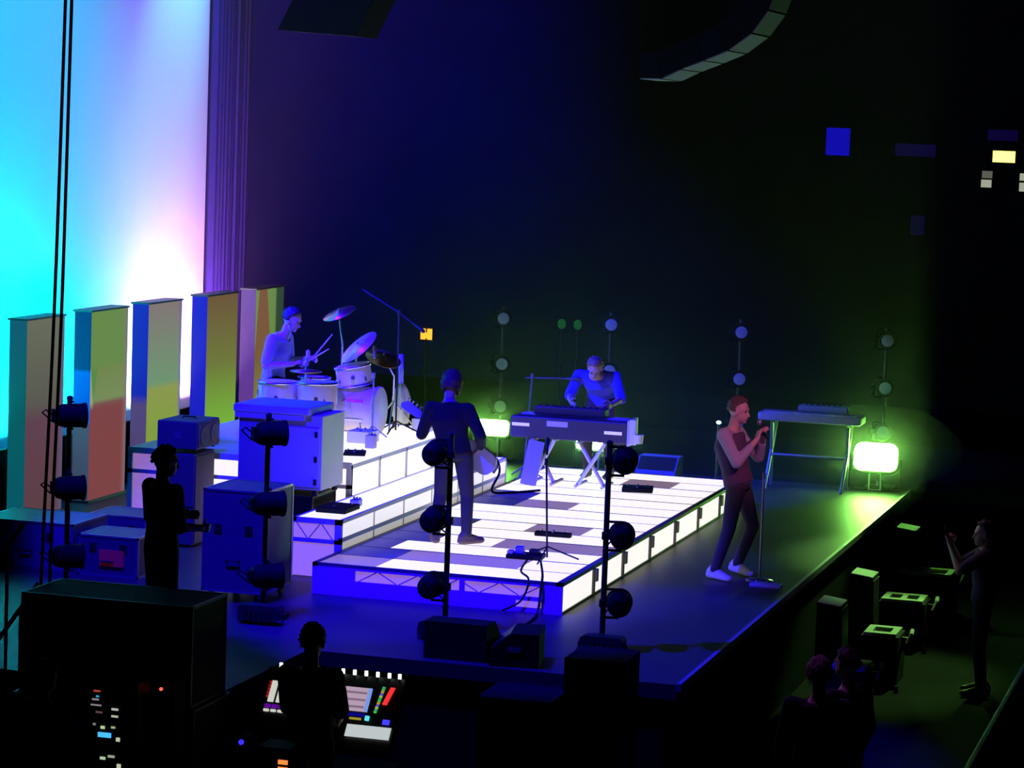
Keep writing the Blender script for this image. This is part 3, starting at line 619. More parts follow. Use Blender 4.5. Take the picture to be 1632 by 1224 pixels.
# cloth draped stand on the riser
cs = thing('draped_stand', 'slim stand draped with a pale cloth, with a blue tube rising from it', 'stand', (-3.38, 5.45, RH))
rr_ = []
for z, r in ((0.06, 0.07), (0.20, 0.085), (0.34, 0.09), (0.44, 0.06), (0.50, 0.025)):
    rr_.append([((r*(1+0.22*math.sin(i*5*2*PI/30+z*3)))*math.cos(2*PI*i/30), (r*(1+0.22*math.sin(i*5*2*PI/30+z*3)))*math.sin(2*PI*i/30), z) for i in range(30)])
MB().rings(rr_).build('cloth', mat('pale_cloth', (0.72, 0.72, 0.66), 0.9), cs, True)
MB().cyl((-0.01, 0, 0.5), (-0.02, 0, 0.82), 0.028, n=16).build('tube', mat('blue_tube', (0.2, 0.2, 0.8), 0.4), cs, True)
for k in range(3): MB().path([(0, 0, 0.1), (0.12*math.cos(k*2.1), 0.12*math.sin(k*2.1), 0.012)], 0.009).build('leg', M_dark, cs)
# small gear along the riser edge and the step
def pedal(label, c, sx, sy, h, m, rz=0.0, knobs=3, name='effects_pedal', cat='pedal'):
    t = thing(name, label, cat, c, rz)
    MB().box(-sx/2, sx/2, -sy/2, sy/2, 0, h, ch=min(0.008, h/4)).build('housing', m, t)
    for k in range(knobs): MB().cyl((-sx/2+sx*(k+0.5)/knobs, sy*0.22, h), (-sx/2+sx*(k+0.5)/knobs, sy*0.22, h+0.018), 0.011, n=10).build('knob', M_chrome, t)
    MB().cyl((0, -sy*0.25, h), (0, -sy*0.25, h+0.012), 0.012, n=10).build('switch', M_steel, t); return t
M_bluep = mat('blue_finish', (0.25, 0.22, 0.85), 0.4); M_wp = mat('white_enamel', (0.75, 0.73, 0.75), 0.4)
pedal('flat black pedal at the front edge of the drum riser', (-3.05, 3.05, RH), 0.22, 0.30, 0.03, M_black, 0.3)
pedal('small lilac box on the riser front beside the flat black pedal', (-3.08, 3.62, RH), 0.10, 0.10, 0.14, mat('lilac_enamel', (0.45, 0.36, 0.75), 0.4))
pedal('white box on the riser right of the draped stand', (-3.10, 5.50, RH), 0.22, 0.36, 0.14, M_wp)
pedal('white stage box behind the small lilac box on the riser', (-3.32, 4.05, RH), 0.26, 0.3, 0.13, M_wp)
pedal('dark pedal with a blue top at the near end of the lit step', (-2.60, 1.35, S1), 0.30, 0.42, 0.05, M_black)
pedal('small blue pedal on the lit step', (-2.55, 1.72, S1), 0.09, 0.12, 0.07, M_bluep)
# ---- amplifiers and cabinets on the near left
def ampbox(name, label, x0, x1, y0, y1, z0, z1, m, grill, cones, feet=True):
    t = thing(name, label, 'amplifier', ((x0+x1)/2, (y0+y1)/2, z0)); hx, hy, h = (x1-x0)/2, (y1-y0)/2, z1-z0
    MB().box(-hx, hx-0.012, -hy, hy, 0.02, h, ch=0.015).build('body', m, t)
    MB().box(hx-0.014, hx-0.002, -hy+0.025, hy-0.025, 0.045, h-0.03).build('grille', grill, t)
    for cy, cz, r in cones:
        MB().lathe([(r, 0.0), (r, 0.006), (r*0.9, 0.006), (r*0.25, -0.0005), (0.005, 0.004)], 24, T(hx-0.002, cy, cz) @ R(PI/2, 'Y')).build('speaker_cone', mat('speaker_cone', (0.10, 0.07, 0.06), 0.7), t, True)
    for y in (-hy+0.05, hy-0.05):
        for x in (-hx+0.05, hx-0.06): MB().cyl((x, y, 0), (x, y, 0.022), 0.018, n=10).build('foot', M_dark, t)
    MB().path([(-0.07, 0, h), (-0.06, 0, h+0.02), (0.06, 0, h+0.02), (0.07, 0, h)], 0.009).build('handle', M_dark, t)
    MB().box(-hx-0.001, -hx+0.004, -0.05, 0.05, h*0.4, h*0.5).build('rear_plate', M_steel, t)
    MB().box(-0.03, 0.03, -hy-0.004, -hy+0.002, h*0.42, h*0.66).build('side_handle', M_steel, t)
    return t
M_amp = mat('amp_tolex', (0.07, 0.07, 0.08), 0.7, noise=0.2, nscale=60); M_gr = mat('brown_grille', (0.13, 0.09, 0.08), 0.85, noise=0.3, nscale=90)
ampbox('speaker_cabinet', 'tall dark speaker cabinet under the amplifier head on the left', -4.60, -4.26, 1.80, 2.31, 0.0, 0.93, M_amp, M_gr, ())
ampbox('amplifier_head', 'boxy dark amplifier head with two round drivers atop the tall cabinet', -4.66, -4.22, 1.76, 2.33, 0.955, 1.25, M_amp, M_gr, ((-0.13, 0.15, 0.10), (0.13, 0.15, 0.10)))
# black trunk with the white cabinet on it
def roadcase(label, x0, x1, y0, y1, z0, z1, m=M_amp, wheels=True, cat='road case', latches=2, name='road_case'):
    t = thing(name, label, cat, ((x0+x1)/2, (y0+y1)/2, z0)); hx, hy, h = (x1-x0)/2, (y1-y0)/2, z1-z0; zb = 0.09 if wheels else 0.0
    MB().box(-hx+0.006, hx-0.006, -hy+0.006, hy-0.006, zb, h-0.004).build('body', m, t)
    e = MB()
    for a in (-1, 1):
        for b in (-1, 1):
            e.box(a*hx-0.012, a*hx+0.0 if a > 0 else a*hx+0.012, b*hy-0.012, b*hy+0.012 if b < 0 else b*hy, zb, h) if False else e.box(min(a*hx, a*(hx-0.02)), max(a*hx, a*(hx-0.02)), min(b*hy, b*(hy-0.02)), max(b*hy, b*(hy-0.02)), zb, h)
        e.box(-hx, hx, min(a*hy, a*(hy-0.02)), max(a*hy, a*(hy-0.02)), h-0.02, h); e.box(min(a*hx, a*(hx-0.02)), max(a*hx, a*(hx-0.02)), -hy, hy, h-0.02, h)
        e.box(-hx, hx, min(a*hy, a*(hy-0.02)), max(a*hy, a*(hy-0.02)), zb, zb+0.02); e.box(min(a*hx, a*(hx-0.02)), max(a*hx, a*(hx-0.02)), -hy, hy, zb, zb+0.02)
    e.build('edging', M_steel if m is not M_black else M_dark, t)
    for k in range(latches):
        x = -hx+2*hx*(k+0.5)/latches
        MB().box(x-0.035, x+0.035, -hy-0.008, -hy+0.006, h*0.62, h*0.62+0.07).build('latch', M_dark, t)
    MB().path([(-0.06, -hy, h*0.38), (-0.06, -hy-0.03, h*0.38), (0.06, -hy-0.03, h*0.38), (0.06, -hy, h*0.38)], 0.009).build('handle', M_dark, t)
    if wheels:
        for a in (-1, 1):
            for b in (-1, 1): MB().cyl((a*(hx-0.07)-0.015, b*(hy-0.07), 0.045), (a*(hx-0.07)+0.015, b*(hy-0.07), 0.045), 0.045, n=14).build('wheel', M_dark, t)
    return t
roadcase('black trunk supporting the white cabinet', -3.74, -2.96, 1.62, 2.28, 0.0, 0.63, M_black)
wc = thing('white_cabinet', 'big white cabinet with a deep overhanging lid, its front washed blue', 'cabinet', (-3.31, 1.92, 0.63))
MB().box(-0.43, 0.43, -0.30, 0.32, 0.06, 0.78, ch=0.006).build('body', M_white, wc)
MB().box(-0.47, 0.32, -0.37, 0.33, 0.78, 0.86, ch=0.02).box(-0.45, 0.26, -0.355, 0.31, 0.73, 0.78).build('lid', M_white, wc)
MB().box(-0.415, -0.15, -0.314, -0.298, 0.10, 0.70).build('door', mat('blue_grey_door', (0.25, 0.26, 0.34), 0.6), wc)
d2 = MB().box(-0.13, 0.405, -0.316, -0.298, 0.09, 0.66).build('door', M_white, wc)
for z in (0.14, 0.36, 0.60): MB().box(0.36, 0.39, -0.324, -0.314, z-0.025, z+0.03).build('latch', M_dark, d2)
for a in (-0.38, 0.36):
    for b in (-0.26, 0.28): MB().cyl((a, b, 0.0), (a, b, 0.065), 0.03, n=12).build('castor', M_dark, wc)
roadcase('large road case lit deep blue in front of the speaker cabinet', -3.08, -2.50, -0.80, -0.10, 0.0, 1.0, mat('case_laminate', (0.09, 0.09, 0.10), 0.55, noise=0.15))
roadcase('low blue-topped case at the far left edge of the stage', -5.65, -4.70, 0.0, 0.75, 0.0, 0.44, mat('case_laminate_b', (0.16, 0.16, 0.18), 0.5, noise=0.1), False)
roadcase('small case between the left screen columns and the amplifiers', -4.95, -4.35, 0.85, 1.40, 0.0, 0.42, mat('case_laminate_c', (0.08, 0.08, 0.1), 0.5, noise=0.1), False)
rs_ = roadcase('case with a red plate on its side, left of the crew member', -4.60, -4.00, -0.10, 0.45, 0.0, 0.38, mat('case_laminate_d', (0.07, 0.07, 0.085), 0.5, noise=0.1), False)
MB().box(-0.08, 0.16, -0.290, -0.275, 0.10, 0.25).build('red_plate', mat('red_plate', (0.65, 0.05, 0.06), 0.5, emit=(0.5, 0.01, 0.03), strength=0.05), rs_)  # plate is no lamp, a faint red glow is put in
roadcase('flat black case on the near left wing of the stage', -3.6, -2.9, -2.6, -2.0, 0.0, 0.30, M_black, False)

# ---- bass guitar
BP = Matrix.Translation((-1.56, 1.66, 0.284)) @ Matrix.Rotation(math.radians(97), 4, 'Z')
p0 = BP @ Vector((0.20, -0.24, 0.78)); p1 = BP @ Vector((0.27, 0.46, 1.22))
xa = (p1-p0).normalized(); za = (BP.to_3x3() @ Vector((1, 0, 0.1))); za = (za - xa*za.dot(xa)).normalized(); ya = za.cross(xa)
GM = Matrix(((xa.x, ya.x, za.x, p0.x), (xa.y, ya.y, za.y, p0.y), (xa.z, ya.z, za.z, p0.z), (0, 0, 0, 1)))
bg = thing('bass_guitar', 'pale bass guitar slung in front of the bass player, neck pointing left', 'bass guitar'); bg.matrix_world = GM
out = []
for i in range(40):
    a = 2*PI*i/40; x = 0.23*math.cos(a); y = (0.165+0.035*math.cos(2*a)*(1 if x < 0 else 0.6))*math.sin(a) * (1.0 if x < 0 else 0.92)
    if x > 0.12: x += 0.06*abs(math.sin(a))*1.2
    out.append((x*0.82+0.05, y*0.9))
MB().prism(out, 'z', -0.022, 0.022).build('body', mat('pale_guitar_lacquer', (0.75, 0.70, 0.74), 0.25), bg)
MB().prism([(0.0, -0.09), (0.14, -0.10), (0.14, 0.05), (0.0, 0.08), (-0.12, 0.02), (-0.1, -0.08)], 'z', 0.022, 0.026).build('pickguard', M_dark, bg)
MB().box(0.15, 0.74, -0.024, 0.024, 0.008, 0.034).build('neck', mat('neck_maple', (0.6, 0.42, 0.25), 0.4), bg)
hs_ = MB().prism([(0.73, -0.025), (0.78, -0.045), (0.95, -0.05), (0.97, -0.01), (0.93, 0.04), (0.78, 0.038), (0.73, 0.025)], 'z', 0.0, 0.022).build('headstock', mat('headstock_lacquer', (0.55, 0.50, 0.58), 0.35), bg)
for k in range(4): MB().cyl((0.79+k*0.045, 0.035, 0.012), (0.79+k*0.045, 0.075, 0.012), 0.010, n=8).build('tuner', M_chrome, hs_)
MB().box(0.02, 0.05, -0.045, 0.045, 0.026, 0.04).box(-0.16, -0.12, -0.045, 0.045, 0.024, 0.04).build('bridge', M_chrome, bg)
for k in range(4): MB().cyl((-0.14, -0.018+k*0.012, 0.042), (0.78, -0.018+k*0.012, 0.038), 0.0018, n=5).build('string', M_chrome, bg)
# ---- microphone of the singer and stands
mc = thing('microphone', 'hand microphone gripped by the singer at chin height', 'microphone', (1.185, 2.67, 1.47))
MB().path([(0.06, -0.0, -0.10), (0.02, 0, -0.02), (-0.005, 0, 0.03)], [0.011, 0.014, 0.018], 12).build('handle', M_dark, mc, True)
MB().ell((-0.02, 0, 0.055), (0.026, 0.026, 0.030)).build('grille', M_steel, mc, True)
mic_stand('straight_microphone_stand', 'thin straight microphone stand with round base beside the singer', (1.24, 2.62, 0.0), [(1.24, 2.62, 1.02)], mt=mat('dark_chrome', (0.25, 0.25, 0.26), 0.3, 0.8), r=0.010, mic=False, round_base=True)
pedal('flat floor unit coloured as if blue-lit near the stage edge by the singer', (1.36, 2.35, 0.0), 0.30, 0.14, 0.035, M_bluep)  # blue light on this unit is put into its colour
mic_stand('boom_microphone_stand', 'black tripod microphone stand at the near right of the glowing platform', (-0.46, 1.12, H), [(-0.50, 1.12, 1.20), (-0.51, 1.16, 1.26)], 0.30)
pb = pedal('dark pedalboard with blue pedals at the foot of the tripod stand', (-0.68, 1.18, H), 0.34, 0.22, 0.04, M_black, 0.1, 4, 'pedalboard', 'pedalboard')
MB().box(-0.10, -0.02, -0.03, 0.07, 0.04, 0.10, ch=0.006).build('pedal', M_bluep, pb); MB().box(-0.165, -0.11, -0.08, 0.02, 0.04, 0.07, ch=0.006).build('pedal', M_wp, pb); MB().box(0.03, 0.12, -0.02, 0.08, 0.04, 0.08, ch=0.006).build('pedal', M_dark, pb)
pedal('long narrow black pedal lying on the middle of the glowing platform', (-0.80, 2.55, H), 0.36, 0.09, 0.045, M_black, 0.05)
pedal('black pedal at the far right of the glowing platform', (-0.85, 6.20, H), 0.34, 0.30, 0.05, M_black, 0.2)
def cable(name, label, pts, r=0.008, m=M_black):
    P_ = [Vector(p) for p in pts]; out = []
    for i in range(len(P_)-1):
        a = P_[max(i-1, 0)]; b = P_[i]; c = P_[i+1]; d = P_[min(i+2, len(P_)-1)]
        for k in range(6):
            t = k/6; out.append(0.5*((2*b)+(c-a)*t+(2*a-5*b+4*c-d)*t*t+(3*b-a-3*c+d)*t**3))
    out.append(P_[-1])
    return tag(MB().path(out, r, 6).build(name, m, None, True), label, 'cable')
cable('audio_cable', 'black cable hanging down the near blue face of the platform', [(-0.62, 1.02, H+0.01), (-0.50, 0.4, H+0.01), (-0.33, 0.05, H+0.01), (-0.32, -0.03, 0.2), (-0.38, -0.04, 0.09), (-0.52, -0.08, 0.012)], 0.010)
cable('audio_cable', 'second black cable dropping from the tripod stand over the platform edge', [(-0.48, 0.98, H+0.01), (-0.30, 0.4, H+0.01), (-0.20, 0.04, H+0.01), (-0.19, -0.03, 0.22), (-0.20, -0.05, 0.05), (-0.16, -0.35, 0.012), (-0.1, -1.4, 0.012), (0.1, -2.3, 0.012)], 0.012)
cable('audio_cable', 'black cable looping off the end of the lit step by the keyboard', [(-2.36, 5.6, 0.56), (-2.28, 5.5, 0.62), (-2.18, 5.3, 0.50), (-2.2, 5.1, 0.32), (-2.05, 5.25, H+0.01), (-1.8, 5.6, H+0.01)], 0.014)

# ---- keyboard rig
kb = thing('stage_keyboard', 'long stage keyboard with its back panel to the camera at the end of the platform', 'keyboard', (-1.63, 6.30, 0.80))
MB().box(-0.68, 0.66, -0.20, 0.20, 0.0, 0.24, ch=0.015).build('body', mat('keyboard_shell', (0.035, 0.032, 0.035), 0.5, noise=0.1), kb)
for k in range(29): MB().box(-0.62+k*0.042, -0.582+k*0.042, 0.02, 0.19, 0.24, 0.252).build('white_key', mat('white_key', (0.7, 0.7, 0.68), 0.3), kb)
M_lab = mat('label_glow', (0.8, 0.76, 0.8), 0.5, emit=(0.9, 0.8, 0.9), strength=0.35)  # plain labels brightened by a glow put into the material
MB().box(-0.66, -0.46, -0.206, -0.199, 0.13, 0.165).build('label_strip', M_lab, kb)
MB().box(-0.26, -0.02, -0.206, -0.199, 0.145, 0.205).build('name_plate', mat('plate_lilac', (0.5, 0.42, 0.5), 0.5), kb)
MB().box(0.40, 0.60, -0.206, -0.199, 0.10, 0.135).build('label_strip', M_lab, kb)
MB().box(0.655, 0.685, -0.20, 0.20, -0.02, 0.27, ch=0.01).build('end_cheek', mat('pale_cheek', (0.55, 0.55, 0.5), 0.4), kb)
ks = thing('keyboard_stand', 'pale crossed-leg stand holding up the stage keyboard', 'stand', (-1.63, 6.30, H))
M_tan = mat('tan_tube', (0.55, 0.45, 0.36), 0.4, 0.2); M_pt = mat('pale_tube', (0.62, 0.60, 0.60), 0.35, 0.3)
for (x0, x1, y, m) in ((-0.42, -0.18, -0.16, M_pt), (-0.18, -0.42, -0.12, M_tan), (0.10, 0.40, -0.16, M_pt), (0.40, 0.10, -0.12, M_pt)):
    MB().path([(x0, y, 0.02), (x1, y, 0.50)], 0.022, 10).build('leg', m, ks)
    MB().path([(x0, -0.22, 0.02), (x0, 0.24, 0.02)], 0.02, 8).build('foot_bar', m, ks); MB().path([(x1, -0.2, 0.50), (x1, 0.2, 0.50)], 0.018, 8).build('arm', m, ks)
s2 = thing('upper_synthesizer', 'small dark synthesizer resting on top of the stage keyboard', 'keyboard', (-1.70, 6.38, 1.055))
MB().box(-0.40, 0.42, -0.10, 0.10, 0.0, 0.09, ch=0.01).build('body', mat('synth_shell', (0.02, 0.013, 0.02), 0.5), s2)
for k in range(10): MB().cyl((-0.34+k*0.072, -0.03, 0.09), (-0.34+k*0.072, -0.03, 0.11), 0.014, n=10).build('knob', M_dark, s2)
cup = MB().box(0.685, 0.76, -0.21, -0.16, 0.0, 0.28, ch=0.008).build('holder_bracket', mat('pale_plastic', (0.7, 0.72, 0.62), 0.5), kb); MB().lathe([(0.045, 0.0), (0.055, 0.1), (0.05, 0.1), (0.04, 0.01)], 18, T(0.79, -0.19, 0.02)).build('holder_ring', MATS['pale_plastic'], cup)
lb = thing('leaning_board', 'pale blue-grey board leaning under the left end of the keyboard', 'board', (-2.06, 6.02, H))
MB().box(-0.09, 0.09, -0.012, 0.012, 0.0, 0.50, R(-0.12, 'X') @ R(0.14, 'Y')).build('panel', mat('board_grey', (0.22, 0.22, 0.27), 0.6), lb); MB().box(-0.09, 0.09, 0.012, 0.02, 0.2, 0.24, R(-0.12, 'X') @ R(0.14, 'Y')).build('batten', M_wood, lb)
mic_stand('keyboard_microphone_stand', 'boom stand reaching across to the keyboard player from the left', (-2.28, 6.6, H), [(-2.22, 6.6, 1.44), (-2.3, 6.6, 1.42), (-1.86, 6.7, 1.43)], 0.2, mt=M_grey)
# ---- spare keyboard on the far right
fk = thing('spare_keyboard', 'unplayed keyboard glowing blue on a stand at the far right of the stage', 'keyboard', (0.50, 9.35, 0.84))
MB().box(-0.62, 0.62, -0.20, 0.20, 0.0, 0.10, ch=0.02).build('body', mat('silver_shell', (0.4, 0.4, 0.45), 0.4, noise=0.2, nscale=25), fk)
for k in range(24): MB().box(-0.55+k*0.046, -0.512+k*0.046, -0.18, -0.02, 0.10, 0.112).build('white_key', MATS['white_key'], fk)
fk2 = thing('small_synthesizer', 'small blue-lit synthesizer on top of the spare keyboard', 'keyboard', (0.62, 9.46, 0.955))
MB().box(-0.30, 0.30, -0.08, 0.08, 0.0, 0.07, ch=0.012).build('body', MATS['silver_shell'], fk2)
for k in range(8): MB().cyl((-0.24+k*0.068, 0, 0.07), (-0.24+k*0.068, 0, 0.09), 0.014, n=8).build('knob', M_steel, fk2)
fs = thing('spare_keyboard_stand', 'blue-lit folding stand under the spare keyboard', 'stand', (0.50, 9.35, 0.0))
for x in (-0.50, 0.42):
    MB().path([(x, -0.2, 0.02), (x+0.05, 0.15, 0.82)], 0.022, 8).build('leg', M_steel, fs); MB().path([(x, 0.2, 0.02), (x+0.05, -0.15, 0.82)], 0.022, 8).build('leg', M_steel, fs)
MB().cyl((-0.46, 0, 0.42), (0.46, 0, 0.42), 0.016).build('cross_tube', M_steel, fs)
def wedge(label, c, rz, sc=1.0, m=M_black):
    t = thing('monitor_wedge', label, 'monitor speaker', c, rz)
    w_, d_, h_ = 0.26*sc, 0.22*sc, 0.30*sc
    MB().prism([(-d_, 0), (d_, 0), (d_, h_*0.45), (d_*0.1, h_), (-d_, h_)], 'y', -w_, w_).build('body', m, t)
    a = Vector((d_, 0, h_*0.45)); b = Vector((d_*0.1, 0, h_)); mid = (a+b)/2; dv = (b-a).normalized(); n_ = Vector((-dv.z, 0, dv.x)) * -1
    G = Matrix(((dv.x, 0, n_.x, mid.x+n_.x*0.004), (0, 1, 0, 0), (dv.z, 0, n_.z, mid.z+n_.z*0.004), (0, 0, 0, 1)))
    L_ = (b-a).length/2
    MB().box(-L_*0.9, L_*0.9, -w_*0.92, w_*0.92, -0.003, 0.006, G).build('grille', M_dark, t)
    MB().box(-0.05, 0.05, w_-0.004, w_+0.004, h_*0.45, h_*0.6).build('handle', M_steel, t); return t
wedge('small blue-lit monitor speaker on the far side of the stage', (-1.36, 9.4, 0.0), math.radians(-90), 0.95, mat('wedge_blue_grey', (0.25, 0.25, 0.32), 0.6))
wedge('black monitor speaker on edge at the near side, left of the tall case', (0.22, -2.15, 0.0), math.radians(190), 0.9)
wedge('black monitor speaker on the near stage edge under the second light pole from the right', (-0.25, -2.1, 0.0), math.radians(90), 1.0)

# ================================================================== LIGHT POLES
M_lens = mat('lamp_lens', (0.36, 0.33, 0.36), 0.4)
M_can = mat('lamp_can_black', (0.004, 0.004, 0.005), 0.7, spec=0.06)
def light_pole(label, x, y, ztop, z0=0.0):
    t = thing('light_pole', label, 'light pole', (x, y, z0), group='light poles')
    MB().cyl((0, 0, 0.02), (0, 0, ztop-z0), 0.024, n=12).build('pole', M_dark, t)
    MB().box(-0.17, 0.17, -0.17, 0.17, 0.0, 0.022).build('base_plate', M_dark, t)
    MB().lathe([(0.045, 0.022), (0.045, 0.09), (0.026, 0.10)], 14).build('socket', M_dark, t)
    MB().lathe([(0.028, ztop-z0-0.03), (0.028, ztop-z0), (0.01, ztop-z0+0.01)], 12).build('cap', M_dark, t); return t
def build_lamp():
    """can pointing +x, clamp on a pole that stands at the local origin; the can sits off to the side (+y is the can side)"""
    P_ = {}
    C_ = T(0.0, 0.13, 0.0)
    P_['can'] = MB().lathe([(0.05, -0.15), (0.085, -0.13), (0.10, -0.09), (0.104, 0.0), (0.104, 0.09), (0.112, 0.095), (0.112, 0.115), (0.098, 0.115)], 24, C_ @ R(PI/2, 'Y')).mesh('can')
    P_['lens'] = MB().lathe([(0.097, 0.108), (0.07, 0.116), (0.01, 0.12)], 24, C_ @ R(PI/2, 'Y')).mesh('lens')
    P_['yoke'] = MB().path([(0, 0.13, 0.118), (0, 0.02, 0.118), (0, 0.005, 0.10), (0, 0.005, -0.10), (0, 0.02, -0.118), (0, 0.13, -0.118)], 0.011, 8).mesh('yoke')
    P_['clamp'] = MB().box(-0.036, 0.036, -0.036, 0.03, -0.03, 0.03, None, 0.006).mesh('clamp')
    P_['fin_block'] = MB().box(-0.175, -0.145, 0.075, 0.185, -0.055, 0.055, None, 0.006).mesh('fin_block')
    P_['tail_cable'] = MB().path([(-0.17, 0.13, 0.0), (-0.23, 0.12, 0.05), (-0.25, 0.06, 0.02), (-0.16, 0.01, -0.06), (-0.03, -0.02, -0.12)], 0.007, 6).mesh('tail_cable')
    for k, me in P_.items():
        me.materials.append(M_lens if k == 'lens' else M_can)
        if k in ('can', 'lens', 'yoke', 'tail_cable'): me.shade_smooth()
    return P_
LAMP = build_lamp()
def lamp(label, x, y, z, direction, side=1):
    t = thing('stage_light', label, 'stage light', (x, y, z), math.atan2(direction[1], direction[0]), 'stage lights on poles')
    for k, me in LAMP.items():
        o = bpy.data.objects.new(k, me); COL.objects.link(o); o.parent = t
        if side < 0: o.scale = (1, -1, 1)
    return t
LV = ['top', 'middle', 'bottom']
near = [(-4.14, -1.3, 1.78, (0.8, 0.6), 1.63, 1.00, 0.40, 'leftmost near light pole before the screen columns', -1),
        (-2.29, -1.3, 1.75, (0.8, 0.6), 1.60, 1.00, 0.38, 'near light pole in front of the white cabinet', -1),
        (-0.66, -1.3, 1.70, (-0.1, 1.0), 1.52, 0.96, 0.40, 'near light pole in front of the bass player', 1),
        (0.70, -1.3, 1.72, (-0.25, 1.0), 1.56, 0.94, 0.38, 'near light pole at the right corner of the platform', -1)]
for x, y, zt, d, z1, z2, z3, lab, sd_ in near:
    light_pole('black ' + lab, x, y, zt)
    for lv, z in zip(LV, (z1, z2, z3)): lamp(f'{lv} lamp on the {lab}', x, y, z, d, sd_)
far = [(-3.66, 10.25, 'far light pole behind the bass player'), (-2.25, 10.25, 'far light pole behind the keyboard player'),
       (-0.59, 10.25, 'far light pole directly behind the singer'), (1.22, 10.25, 'far light pole at the right end of the stage')]
for x, y, lab in far:
    light_pole('dim ' + lab, x, y, 1.95, -0.012)
    for lv, z in zip(LV, (1.80, 1.22, 0.68)): lamp(f'{lv} round lamp on the {lab}', x-0.13, y-0.0, z, (0.22, -1.0), 1)
# ---- flood lamps on the floor
GREEN = (0.26, 1.0, 0.10)
M_green = mat('lit_green_lens', (0.1, 0.1, 0.1), 0.4, emit=(0.32, 1.0, 0.14), strength=80.0)
def flood(label, x, y, z, direction, lit, w_=0.48, h_=0.30, zc=0.4):
    t = thing('flood_light', label, 'flood light', (x, y, z), math.atan2(direction[1], direction[0]), 'floor flood lights')
    hw, hh = w_/2, h_/2
    def rr(a, b, r):
        o = []
        for cx, cy, s0 in ((a-r, b-r, 0), (-a+r, b-r, 1), (-a+r, -b+r, 2), (a-r, -b+r, 3)):
            for k in range(6): o.append((cx+r*math.cos(PI/2*(s0+k/5)), cy+r*math.sin(PI/2*(s0+k/5))))
        return o
    X = T(0, 0, zc) @ R(-0.28 if lit else 0.0, 'Y')
    MB().prism(rr(hw, hh, min(hw, hh)*0.55), 'x', -0.10, 0.045, X).build('housing', M_dark, t)
    MB().prism(rr(hw-0.02, hh-0.02, (min(hw, hh)-0.02)*0.55), 'x', 0.044, 0.056, X).build('lens', M_green if lit else M_lens, t)
    for k in range(6): MB().box(-0.125, -0.10, -hw+0.06+k*(w_-0.14)/5, -hw+0.072+k*(w_-0.14)/5, -hh+0.04, hh-0.04, X).build('cooling_fin', M_dark, t)
    MB().path([(-0.03, -hw+0.01, zc), (-0.03, -hw-0.02, zc), (-0.03, -hw-0.02, 0.012), (-0.03, hw+0.02, 0.012), (-0.03, hw+0.02, zc), (-0.03, hw-0.01, zc)], 0.012, 8).build('bracket', M_dark, t)
    if lit: MB().path([(0.02, -0.07, zc-hh+0.02), (0.02, -0.07, 0.012), (0.02, 0.07, 0.012), (0.02, 0.07, zc-hh+0.02)], 0.012, 8).build('front_yoke', mat('pale_yoke', (0.6, 0.6, 0.58), 0.5), t)
    else: MB().box(-0.06, 0.06, -0.08, 0.08, 0.0, zc-hh+0.01).build('foot', M_dark, t)
    return t
fl = [('green flood light shining past the bass player from the far side', -3.66, 9.95), ('green flood light shining under the keyboard from the far side', -2.34, 9.95), ('large green flood light blazing at the far right corner of the stage', 1.22, 9.85)]
for lab, x, y in fl:
    flood(lab, x, y, 0.0, (0.10, -1.0), True, 0.56 if x > 1 else 0.46, 0.38 if x > 1 else 0.24, 0.40 if x > 1 else (0.42 if x < -3 else 0.33))
    l = bpy.data.lights.new('flood_beam', 'SPOT'); l.color = GREEN; l.energy = 95 if x > 1 else 30; l.spot_size = math.radians(150); l.spot_blend = 0.8; l.shadow_soft_size = 0.12
    o = bpy.data.objects.new('flood_beam', l); COL.objects.link(o); o.location = (x+0.01, y-0.09, 0.40); aim(o, (x+0.2, y-3.0, 1.1))
for lab, x in (('unlit flood light at the foot of the pole by the white cabinet', -2.20), ('unlit flood light at the foot of the pole by the bass player', -0.60), ('unlit flood light at the foot of the rightmost near pole', 0.78)):
    flood(lab, x, -1.56, 0.0, (0.0, 1.0), False, 0.36, 0.13, 0.10)
# floor sockets in front of the near towers, dark cases at the near edge
roadcase('tall black case below the near stage edge at the right corner', 0.88, 1.34, -3.15, -2.62, ZF, 0.28, M_black)
roadcase('sloping pile of black cases, lower one beside the tall case', 0.25, 0.82, -3.3, -2.7, ZF, -0.05, M_black)
roadcase('black case stack hiding the legs of the crew member, upper case', -2.75, -1.40, -4.95, -4.30, 0.02, 0.76, M_black, False)
roadcase('black case stack hiding the legs of the crew member, lower case', -2.80, -1.36, -4.98, -4.28, ZF, 0.02, M_black)

# ================================================================== MIXING DESK AND RACK
tilt = math.atan2(0.45, 0.35); CMx = Matrix.Translation((0, -4.45, -0.27)) @ R(tilt, 'X'); LV_ = math.hypot(0.35, 0.45)
md = thing('mixing_desk', 'mixing desk with glowing screens and lamp row before its operator', 'mixing desk', (0, 0, 0))
MB().box(-1.14, -0.06, -0.01, LV_+0.03, -0.10, -0.004, CMx, 0.01).build('chassis', M_dark, md)
MB().box(-1.10, -0.10, -4.42, -4.0, ZF+0.02, -0.45).build('plinth', M_black, md)
def pad(name, x0, x1, t0, t1, m, h=0.006): return MB().box(x0, x1, t0*LV_, t1*LV_, -0.004, h, CMx).build(name, m, md)
E_scr = emis('desk_screen_glow', lin((205, 175, 200)), 0.75); E_w = emis('desk_white_glow', lin((225, 225, 215)), 0.8)
E_scr2 = emis('desk_screen_band', lin((150, 125, 150)), 0.7)
for (a, b) in ((-1.08, -1.035), (-1.015, -0.965), (-0.93, -0.88), (-0.85, -0.80), (-0.77, -0.72)): pad('fader_screen', a, b, 0.54, 0.84, E_w)
E_pur = emis('desk_purple_glow', lin((95, 10, 150)), 0.9)
